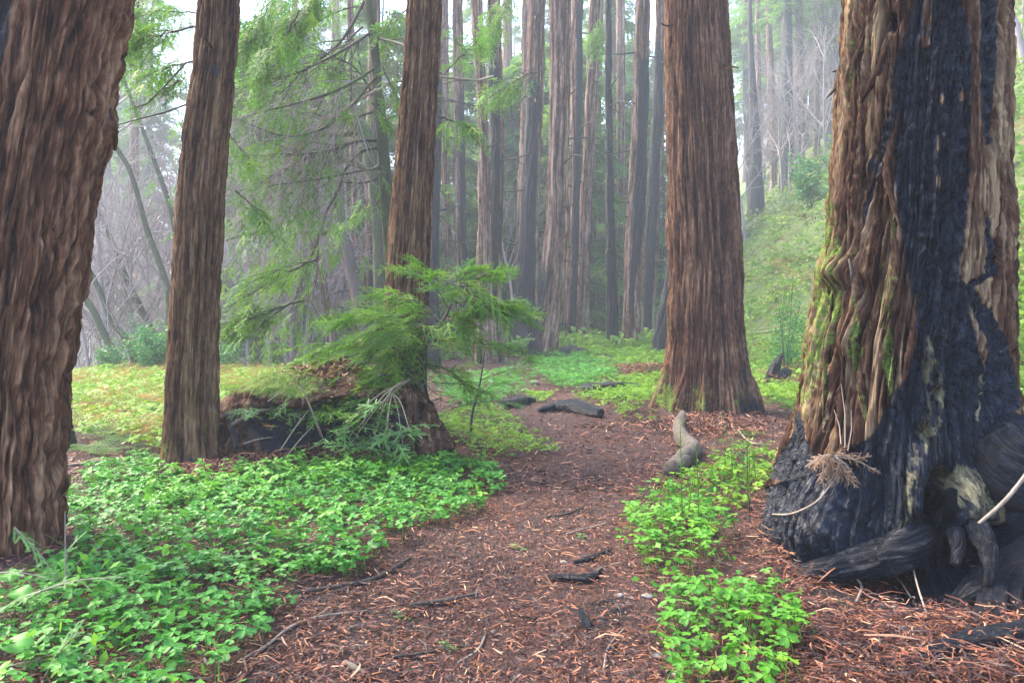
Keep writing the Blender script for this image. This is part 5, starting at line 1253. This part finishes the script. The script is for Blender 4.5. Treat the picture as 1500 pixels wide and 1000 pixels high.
# charred props leaning on the stump
def stick(label, pts, rad, mat='dark_twig', name='fallen_branch', cat='fallen branch', seed=5, nth=8, n=24, amp=.18, flat=1.0, group=None, attrs=None):
    pts = [np.asarray(p, float) for p in pts]; org = pts[0]
    g = surface(pts, rad, n, nth, amp, seed, flat, 5, attrs)
    return link(name, mesh_np(name, g[0] - org, g[1], g[2], g[3], M[mat]), None, org, label, cat, group)
def gp(u, v, h=0.02):
    p = G(u, v); return p + [0, 0, h]
stick('charred stake leaning against the left side of the stump', [P(334, 602, 6.2), P(341, 630, 6.1), P(348, 656, 6.0)], [.018, .024, .022], 'char', attrs={'char': .6})
stick('pale bare stick lying on top of the stump', [P(372, 590, 6.3), P(388, 594, 6.25), P(408, 592, 6.25)], [.010, .012, .008], 'pale_twig')
stick('twisted dry root below the stick on the stump', [P(340, 622, 6.1), P(375, 604, 6.1), P(408, 598, 6.2)], [.016, .014, .008], 'log_grey')
for i, (a, b) in enumerate([((356, 650), (400, 640)), ((410, 660), (452, 600)), ((420, 668), (460, 622)), ((452, 590), (478, 655)), ((440, 560), (470, 640)), ((392, 588), (420, 572))]):
    stick(['thin twig across the hollow of the stump, lowest', 'first slanting twig before the stump hollow', 'second slanting twig before the stump hollow', 'thin twig leaning right over the black hollow', 'long twig rising over the stump top', 'short twig on the mossy stump edge'][i],
          [P(*a, 5.9), (P(*a, 5.9) + P(*b, 6.0)) / 2 + [0, 0, .01], P(*b, 6.05)], [.006, .005, .003], 'pale_twig', seed=40 + i, nth=5)

# ------------------------------------------------------------------ logs and fallen wood
LG = [G(1000, 615), G(994, 634), G(1000, 652), G(1014, 668), G(1000, 684), G(984, 700)]
LG = [np.array([p[0], p[1], float(gz(p[0], p[1])) + .065]) for p in LG]
stick('crooked grey log lying beside the path before the flared redwood', LG, [.045, .062, .070, .072, .072, .066], 'log_grey', 'log', 'log', 15, 44, 110, .13)
LOGS = [('black charred log right across the far path', [(788, 606), (815, 603), (845, 604), (880, 612)], [.03, .07, .09, .05], 1.0),
        ('short charred log with a cut end in the lime cover', [(852, 584), (880, 582), (912, 579), (942, 576)], [.085, .09, .085, .04], .55),
        ('thin black log at the left edge of the far path', [(736, 599), (752, 596), (768, 592), (784, 590)], [.05, .07, .065, .03], .9),
        ('charred log behind the black-footed trunk', [(812, 528), (835, 524), (858, 528), (876, 532)], [.10, .16, .14, .08], .9),
        ('grey charred log stub in the ground cover', [(860, 548), (875, 540), (890, 538), (898, 542)], [.08, .14, .14, .08], .5),
        ('small charred chunk half under the sorrel by the far path', [(674, 598), (690, 596), (706, 594)], [.04, .06, .03], 1.0),
        ('thin black stick beside the short cut log', [(900, 594), (920, 594), (940, 592)], [.025, .035, .02], 1.0)]
for i, (lab, pp, rd, ch) in enumerate(LOGS):
    q = [G(u, v) for u, v in pp]; q = [np.array([p[0], p[1], float(gz(p[0], p[1])) + rd[k] * .55 + (.09 if i in (1, 3, 4, 6) else .03)]) for k, p in enumerate(q)]
    stick(lab, q, rd, 'char', 'log', 'log', 60 + i, 20, 44, .22, attrs={'char': ch})
stick('charred slab lying at the bottom right corner', [gp(1318, 976, .0), gp(1380, 962, .03), gp(1450, 950, .045), gp(1540, 938, .05)], [.02, .04, .052, .06], 'char', 'log', 'log', 71, 26, 60, .2, .6, attrs={'char': 1})
# forked charred root chunk
fc = gp(1470, 868, .07); tr = empty('charred_root', fc, 'smooth black forked root chunk below the burnt giant at the right edge', 'root')
for i, (pp, rd) in enumerate([([gp(1590, 856, .24), gp(1530, 868, .19), gp(1470, 880, .14), gp(1424, 894, .09), gp(1394, 900, .04)], [.10, .085, .07, .05, .025]), ([gp(1462, 882, .12), gp(1445, 902, .06), gp(1424, 918, .0)], [.05, .036, .02]),
                              ([gp(1464, 882, .12), gp(1464, 902, .06), gp(1472, 916, .0)], [.045, .03, .016]), ([gp(1492, 880, .13), gp(1488, 898, .06), gp(1496, 912, .0)], [.03, .02, .012])]):
    part_surface('root_arm', pp, rd, tr, fc, M['char'], 60, 30, .14, 80 + i, 1.0, 9, {'char': 1})
sticks = [('forked charred stick on the path near its right side', [(800, 848), (830, 851), (862, 852), (882, 838)], [.008, .016, .018, .01], 'char'),
          ('small upright charred twig beside the forked stick', [(840, 828), (865, 822), (895, 808)], [.01, .014, .008], 'char'),
          ('charred wood chip on the path below the forked stick', [(850, 900), (856, 915), (862, 926)], [.012, .02, .01], 'char'),
          ('long dark stick at the left edge of the path', [(432, 872), (500, 862), (545, 852), (575, 836), (602, 818)], [.007, .009, .009, .008, .005], 'dark_twig'),
          ('dark thin stick in the middle of the path', [(600, 890), (650, 884), (700, 873)], [.008, .010, .007], 'dark_twig'),
          ('pale twig curving at bottom left by the sorrel', [(352, 972), (390, 950), (425, 922), (470, 906), (540, 896)], [.006, .006, .005, .005, .003], 'pale_twig'),
          ('thin arched twig on the path right of centre', [(830, 784), (860, 776), (888, 768)], [.004, .005, .004], 'pale_twig'),
          ('curved dark twig in the middle distance of the path', [(800, 759), (832, 754), (858, 742)], [.005, .006, .004], 'dark_twig'),
          ('dark twig near the bottom edge of the path', [(570, 966), (610, 962), (640, 956)], [.005, .006, .004], 'dark_twig'),
          ('brown twig at the bottom centre of the path', [(670, 975), (700, 955), (712, 930)], [.005, .005, .003], 'pale_twig'),
          ('thin twig left of the nearest sorrel clump', [(884, 985), (892, 950), (915, 922)], [.004, .004, .003], 'pale_twig'),
          ('orange bark splinter at the bottom left of the path', [(505, 975), (520, 985), (545, 995)], [.010, .012, .006], 'log_grey'),
          ('pale splinter at the lower left edge', [(500, 952), (520, 950), (540, 948)], [.004, .005, .003], 'pale_twig'),
          ('fallen twig between grey log and flared redwood', [(1066, 612), (1080, 630), (1100, 650), (1130, 652)], [.008, .01, .01, .006], 'pale_twig'),
          ('bare forked branch on the slope between the two right redwoods', [(1088, 490), (1130, 486), (1160, 480)], [.02, .02, .01], 'pale_twig'),
          ('second bare branch on the slope between the two right redwoods', [(1090, 483), (1115, 482), (1145, 478)], [.02, .016, .01], 'pale_twig'),
          ('dark stick in the left sorrel', [(150, 870), (165, 880), (178, 892)], [.012, .014, .01], 'dark_twig'),
          ('branching dark twig left above the sorrel carpet', [(95, 722), (130, 724), (165, 740), (185, 765)], [.008, .008, .006, .004], 'dark_twig'),
          ('long twig behind the left sorrel carpet', [(90, 685), (130, 680), (180, 672)], [.010, .010, .005], 'pale_twig')]
for i, (lab, pp, rd, mt) in enumerate(sticks):
    stick(lab, [gp(u, v, rd[k] * .8 + .006) for k, (u, v) in enumerate(pp)], rd, mt, 'fallen_branch', 'stick', 90 + i, 7, 30, .2, attrs={'char': 1})
# sticks propped at the burnt giant
stick('reddish stick leaning in front of the burnt giant at the right edge', [P(1434, 766, 3.05), P(1465, 740, 3.08), P(1490, 712, 3.12), P(1525, 665, 3.18)], [.006, .008, .008, .008], 'pale_twig', seed=120)
stick('thin tan twig resting on the left root of the burnt giant', [onbark(1132, 753, .02), onbark(1160, 752, .03), onbark(1195, 735, .03), onbark(1220, 706, .03)], [.004, .005, .004, .003], 'pale_twig', seed=121)
stick('short twig standing in the ash under the burnt giant', [gp(1252, 888, .0), gp(1262, 872, .04), gp(1250, 866, .07)], [.006, .006, .004], 'pale_twig', seed=122)
stick('thin upright twig in the debris heap below the burnt giant', [gp(1360, 906, .0), gp(1345, 896, .1), gp(1336, 880, .16)], [.004, .004, .003], 'pale_twig', seed=123)
stick('arched twig from the ash to the debris heap', [gp(1274, 846, .03), gp(1310, 862, .06), gp(1335, 885, .03)], [.004, .004, .004], 'pale_twig', seed=124)
# stones
def stone(u, v, s, lab, seed):
    r = np.random.default_rng(seed); p = G(u, v); a, b = np.meshgrid(np.linspace(0, pi, 8), np.linspace(0, 2 * pi, 12, endpoint=False))
    D_ = np.stack([np.sin(a) * np.cos(b), np.sin(a) * np.sin(b), np.cos(a)], -1).reshape(-1, 3); nr = r.normal(0, 1, (6, 3)); nr /= np.linalg.norm(nr, axis=1)[:, None]
    k = 1 - .35 * np.clip(D_ @ nr.T - .45, 0, 1).sum(1); V = D_ * k[:, None] * np.array([1, .8, .5]) * s
    i = np.arange(12)[:, None] * 8; j = np.arange(7)[None]; i2 = ((np.arange(12) + 1) % 12)[:, None] * 8
    Fq = np.stack([i + j, i2 + j, i2 + j + 1, i + j + 1], -1).reshape(-1, 4)
    link('stone', mesh_np('stone', V, Fq, None, None, M['stone'], False), None, p + [0, 0, s * .25], lab, 'stone')
for i, (u, v, s, lab) in enumerate([(826, 825, .022, 'small pale stone beside the upright charred twig'), (908, 874, .022, 'grey pebble under the sorrel on the bank, left one'), (925, 876, .017, 'dark grey pebble under the sorrel on the bank, middle one'),
        (948, 875, .028, 'round grey stone under the sorrel on the bank, right one'), (963, 962, .026, 'whitish stone at the left edge of the nearest sorrel clump'), (990, 988, .020, 'pebble at the bottom edge by the nearest sorrel clump'),
        (783, 563, .12, 'flat pale stone on the far path'), (768, 574, .09, 'low whitish stone on the far path, lower one'), (910, 533, .3, 'large pale stone in the grove undergrowth'), (885, 560, .09, 'small dark stone by the brown dry grass'),
        (1306, 890, .02, 'pebble in the ash under the burnt giant'), (704, 789, .012, 'tiny pebble in the middle of the path'), (1108, 864, .016, 'pebble at the left root tip of the burnt giant'), (960, 590, .08, 'stone left of the flared redwood foot')]):
    stone(u, v, s, lab, 300 + i)

# ------------------------------------------------------------------ ferns, stalks, saplings, dry fronds
FN = T_fern(9, 20, 8)
def fern(u, v, s, lab, seed, mat='fern'):
    p = G(u, v); r = np.random.default_rng(seed); MM = frames(np.array([r.uniform(0, 6)]), np.array([0.]), np.array([0.]), np.array([s]))
    link('fern', bake(FN, MM, np.zeros((1, 3)), np.array([r.uniform(.3, .9)]), 'fern', M[mat]), None, p, lab, 'fern')
for i, (u, v, s, lab) in enumerate([(175, 640, .85, 'sword fern in the meadow left of the slim redwood, leftmost'), (215, 655, .75, 'sword fern touching the slim redwood'), (150, 668, .55, 'small sword fern by the dark trunk foot'), (205, 690, .45, 'low fern at the edge of the sorrel by the slim redwood'),
        (235, 620, .7, 'fern right behind the slim redwood'), (350, 600, .6, 'fern on the left shoulder of the mossy stump'), (385, 585, .5, 'fern behind the top of the mossy stump'), (335, 585, .6, 'fern between the slim redwood and the stump'),
        (400, 665, .18, 'tiny fern sprout before the stump hollow'), (1492, 372, .9, 'large pale fern right of the burnt giant'), (1496, 440, .6, 'lower fern right of the burnt giant'), (1160, 385, 1.2, 'blue-green fern on the slope above the laurel sapling'), (1130, 400, .9, 'second fern on the slope left of the laurel sapling'),
        (1100, 640, .25, 'tiny fern beside the tan twig near the flared redwood')]):
    fern(u, v, s, lab, 330 + i)
# laurel sapling on the slope with the black snag at its foot
p = G(1150, 560); b = p.copy(); tr = empty('laurel_sapling', b, 'yellow-green laurel sapling beside the burnt giant, rising above a black snag', 'tree')
r = np.random.default_rng(77); dd = b[1]; O = []; D = []
for i, (u, v, w) in enumerate([(1150, 418, .5), (1162, 400, .5), (1140, 440, .4), (1172, 450, .4), (1155, 480, .4)]):
    e = P(u, v, dd + r.uniform(-.2, .2)); q = [b, (b + e) / 2 + r.normal(0, .03, 3), e]; g = Geo(); c = cr(np.array(q), 10); g.tube(c, np.linspace(.012, .004, 10), 5); link('stem', g.mesh('laurel_stem', M['dark_twig'], b), tr)
    for k in range(60):
        j = r.integers(2, 10); a = r.uniform(0, 6.28); O.append(c[j] + np.array([cos(a), sin(a), 0]) * r.uniform(.03, .30) + [0, 0, r.normal(0, .04)]); D.append(a)
O = np.array(O); nn = len(O); MM = frames(np.array(D), r.uniform(-.5, .2, nn), r.normal(0, .4, nn), r.uniform(.10, .18, nn))
link('leaves', bake(T_broad(8, 9), MM, O, np.clip((O[:, 2] - b[2]) / 1.6 + r.normal(0, .2, nn), 0, 1), 'laurel_leaves', M['laurel'], b), tr, kind='stuff')
sn = G(1140, 572); tr = empty('snag', sn, 'jagged black stump under the laurel sapling on the slope', 'stump')
for i, (pp, rd) in enumerate([([(1128, 572), (1132, 545), (1146, 518)], [.10, .10, .03]), ([(1142, 574), (1148, 552), (1156, 540)], [.13, .12, .06]), ([(1120, 572), (1150, 570), (1182, 566)], [.06, .10, .08])]):
    part_surface('charred_piece', [P(u, v, sn[1]) for u, v in pp], rd, tr, sn, M['char'], 30, 16, .35, 340 + i, .7, 7, {'char': 1})
chips('brush_pile', sn[0] + .25, sn[1] - .1, lambda x, y: gz(x, y) + .04 + .16 * np.random.default_rng(3).random(len(x)), 700, .3, .15, (.1, .3), (.006, .014), 38, 'tangle of dead brown twigs before the black snag')
chips('brush_pile', G(945, 556)[0], G(945, 556)[1], lambda x, y: gz(x, y) + .05 + .25 * np.random.default_rng(5).random(len(x)), 1200, .45, .3, (.15, .4), (.006, .014), 39, 'clump of dry brown grass left of the flared redwood')
# green stalks between the grey log and the burnt giant
for i, (u0, v0, u1, v1) in enumerate([(1000, 785, 998, 625), (1024, 790, 1020, 655), (1063, 706, 1058, 612), (1098, 752, 1096, 628), (1099, 765, 1094, 650), (1074, 716, 1070, 640), (980, 770, 968, 700), (1110, 720, 1106, 660), (1010, 775, 1014, 700), (1045, 720, 1043, 655)]):
    b = G(u0, v0); r = np.random.default_rng(360 + i); e = P(u1, v1, b[1]); e[1] += r.normal(0, .03); g = Geo(); c = cr(np.array([b, (b + e) / 2 + r.normal(0, .006, 3), e]), 12)
    tr = empty('green_stalk', b, ['tallest green stalk over the bank sorrel', 'bright stalk right of the tallest one', 'stalk before the foot of the flared redwood', 'yellow-green stalk nearest the burnt giant', 'dark red stalk crossing the yellow-green one', 'short stalk between the pair and the flared foot', 'leftmost low stalk by the grey log end',
                               'rightmost short stalk on the bank', 'small stalk hidden in the bank sorrel', 'thin stalk above the thin sorrel'][i], 'plant', 'green stalks on the bank')
    g.tube(c, np.linspace(.0045, .002, 12), 5); link('stem', g.mesh('stalk_stem', M['needle' if i != 4 else 'dark_twig'], b), tr)
    O = []; D = []
    for k in range(26): j = r.integers(3, 12); a = r.uniform(0, 6.28); O.append(c[j]); D.append((cos(a), sin(a), 1.3))
    L_ = np.array([(0, -.03, 0), (1, 0, 0), (0, .03, 0.)]), np.array([(0, 1, 2)]), np.array([.2, .8, .2])
    foliage('leaves', [L_], O, D, .055, M['sorrel_lime'], tr, b, 370 + i)
# green fir twigs at the bottom left
for i, (a, e, d, lab) in enumerate([((-30, 842), (82, 850), 2.9, 'pale needled twig entering from the left edge'), ((20, 772), (85, 850), 3.0, 'needled twig before the foot of the left redwood'), ((96, 860), (95, 748), 3.0, 'upright thin shoot right of the left redwood foot'),
                                    ((40, 872), (180, 845), 2.85, 'needled twig over the sorrel at lower left'), ((60, 866), (-10, 905), 2.8, 'drooping needled twig at the left edge'), ((-20, 985), (130, 965), 2.55, 'bright needled twig in the bottom left corner'), ((60, 1000), (115, 925), 2.5, 'second needled twig in the bottom left corner')]):
    r = np.random.default_rng(380 + i); A = P(*a, d); B = P(*e, d + .05); c = cr(np.array([A, (A + B) / 2 + [0, 0, .02], B]), 14); g = Geo(); g.tube(c, np.linspace(.004, .0015, 14), 5)
    tr = empty('fir_twig', A, lab, 'branch'); link('stem', g.mesh('fir_stem', M['pale_twig'], A), tr); O = []; D = []; dv = (B - A) / np.linalg.norm(B - A); sd2 = np.cross(dv, [0, 0, 1]); sd2 /= np.linalg.norm(sd2)
    for k in range(9 if i != 2 else 5): j = 1 + int(k * 12 / 9); s_ = 1 if k % 2 else -1; O.append(c[j]); D.append(dv * .7 + sd2 * s_ * .7 + np.array([0, 0, r.uniform(-.25, .25)]))
    O.append(c[0]); D.append(dv)
    foliage('needles', [T_spray(2, 16, 41, nw=.018, nl=.11)], O, D, .085, M['needle_pale'], tr, A, 390 + i, .3)
for i, (u, v, s, lab) in enumerate([(30, 905, .045, 'broad round leaf under the needled twigs at the left edge'), (25, 985, .05, 'large pale leaf in the bottom left corner'), (12, 878, .04, 'round leaf at the left edge below the redwood foot')]):
    r = np.random.default_rng(u); p = G(u, v) + [0, 0, .10]; a = np.linspace(0, 2 * pi, 16, endpoint=False); V = np.vstack([[0, 0, 0], np.stack([np.cos(a) * s * (1 + .12 * np.cos(3 * a)), np.sin(a) * s * .8, .012 * np.sin(2 * a)], -1)]); V = V @ np.array(Matrix.Rotation(.5, 3, 'X')).T
    F3 = np.array([(0, k + 1, (k + 1) % 16 + 1) for k in range(16)]); o = link('leaf', mesh_np('leaf', V, None, F3, {'rnd': np.full(17, .5), 'shd': np.append(.8, np.zeros(16))}, M['sorrel']), None, p, lab, 'leaf')
# dry frond clump on the burnt giant
A = onbark(1222, 668, .05); tr = empty('dry_frond', A, 'clump of dry curled fronds caught on the left side of the burnt giant', 'plant'); r = np.random.default_rng(5); O = []; D = []
g = Geo()
for k in range(20):
    a = r.uniform(0, 2 * pi); e = A + np.array([cos(a) * .17, -abs(r.normal(0, .05)), sin(a) * .09 - .07]) * r.uniform(.3, 1.1); c = cr(np.array([A, (A + e) / 2 + [0, -.02, .02], e]), 6); g.tube(c, [.003, .003, .0025, .002, .002, .001], 4)
    for m in range(3): O.append(c[2 + m]); D.append((e - A) + r.normal(0, .05, 3))
link('stems', g.mesh('dry_stems', M['pale_twig'], A), tr, kind='stuff'); foliage('fronds', [T_spray(4, 8, 51, nw=.05, nl=.09, droop=.4)], O, D, .07, M['dry'], tr, A, 6, .8)
for i, (a, e) in enumerate([((1238, 655), (1232, 560)), ((1242, 660), (1247, 600)), ((1232, 650), (1222, 600))]):
    g = Geo(); g.tube([onbark(*a, .04), (onbark(*a, .04) + onbark(*e, .03)) / 2 + [.01, 0, 0], onbark(*e, .02)], [.003, .003, .0015], 4); link('stem', g.mesh('dry_stem', M['pale_twig'], A), tr)
g = Geo(); g.tube([onbark(1244, 380, .01), onbark(1248, 400, .03), onbark(1243, 425, .03), onbark(1236, 430, .02)], [.006, .007, .005, .003], 5); g2 = link('bark_flap', g.mesh('bark_flap', M['dark_twig'], np.array(big.location)), big)
# fallen green needles on the path
for i, (u, v, s, lab) in enumerate([(748, 805, .14, 'fallen green needle spray in the middle of the path'), (575, 908, .11, 'pale fallen spray on the left of the path'), (642, 952, .08, 'small fallen green sprig near the bottom of the path'), (845, 790, .10, 'yellowish fallen sprig on the path right of centre'), (1230, 890, .07, 'green sprig on the debris below the burnt giant')]):
    p = G(u, v); foliage('fallen_spray', [SPR_MID[0]], np.zeros((2, 3)) + [[0, 0, .015], [.02, .01, .02]], [(1, .3, .05), (-.2, 1, .05)], s, M['needle_pale'], None, (0, 0, 0), i, .1, label=lab, cat='fallen spray').location = tuple(p)
ORD = ['leftmost', 'second from the left', 'third from the left', 'fourth from the left', 'fifth from the left', 'sixth from the left', 'seventh from the left', 'eighth from the left']
bpy.context.view_layer.update()
grp_ = {}
for o in COL.objects:
    if o.get('group', '').startswith(('hazy conifers', 'young conifers', 'leafless trees')): grp_.setdefault(o['group'], []).append(o)
for g_, os_ in grp_.items():
    os_.sort(key=lambda o: o.location.x / max(1, o.location.y)); n = len(os_)
    for k, o in enumerate(os_):
        near = 'nearer ' if o.location.y < (34 if 'leafless' in g_ else 52) else 'farther '
        if k < 8 and k <= n // 2: w = ORD[k]
        elif n - 1 - k < 8: w = ORD[n - 1 - k].replace('left', 'right')
        else: w = '%dth from the left' % (k + 1) if (k + 1) % 10 not in (1, 2, 3) or 10 < k + 1 < 14 else '%d%s from the left' % (k + 1, {1: 'st', 2: 'nd', 3: 'rd'}[(k + 1) % 10])
        o['label'] = w + ' of the ' + g_
for o in list(COL.objects):
    if o.get('label') == 'x': bpy.data.objects.remove(o)
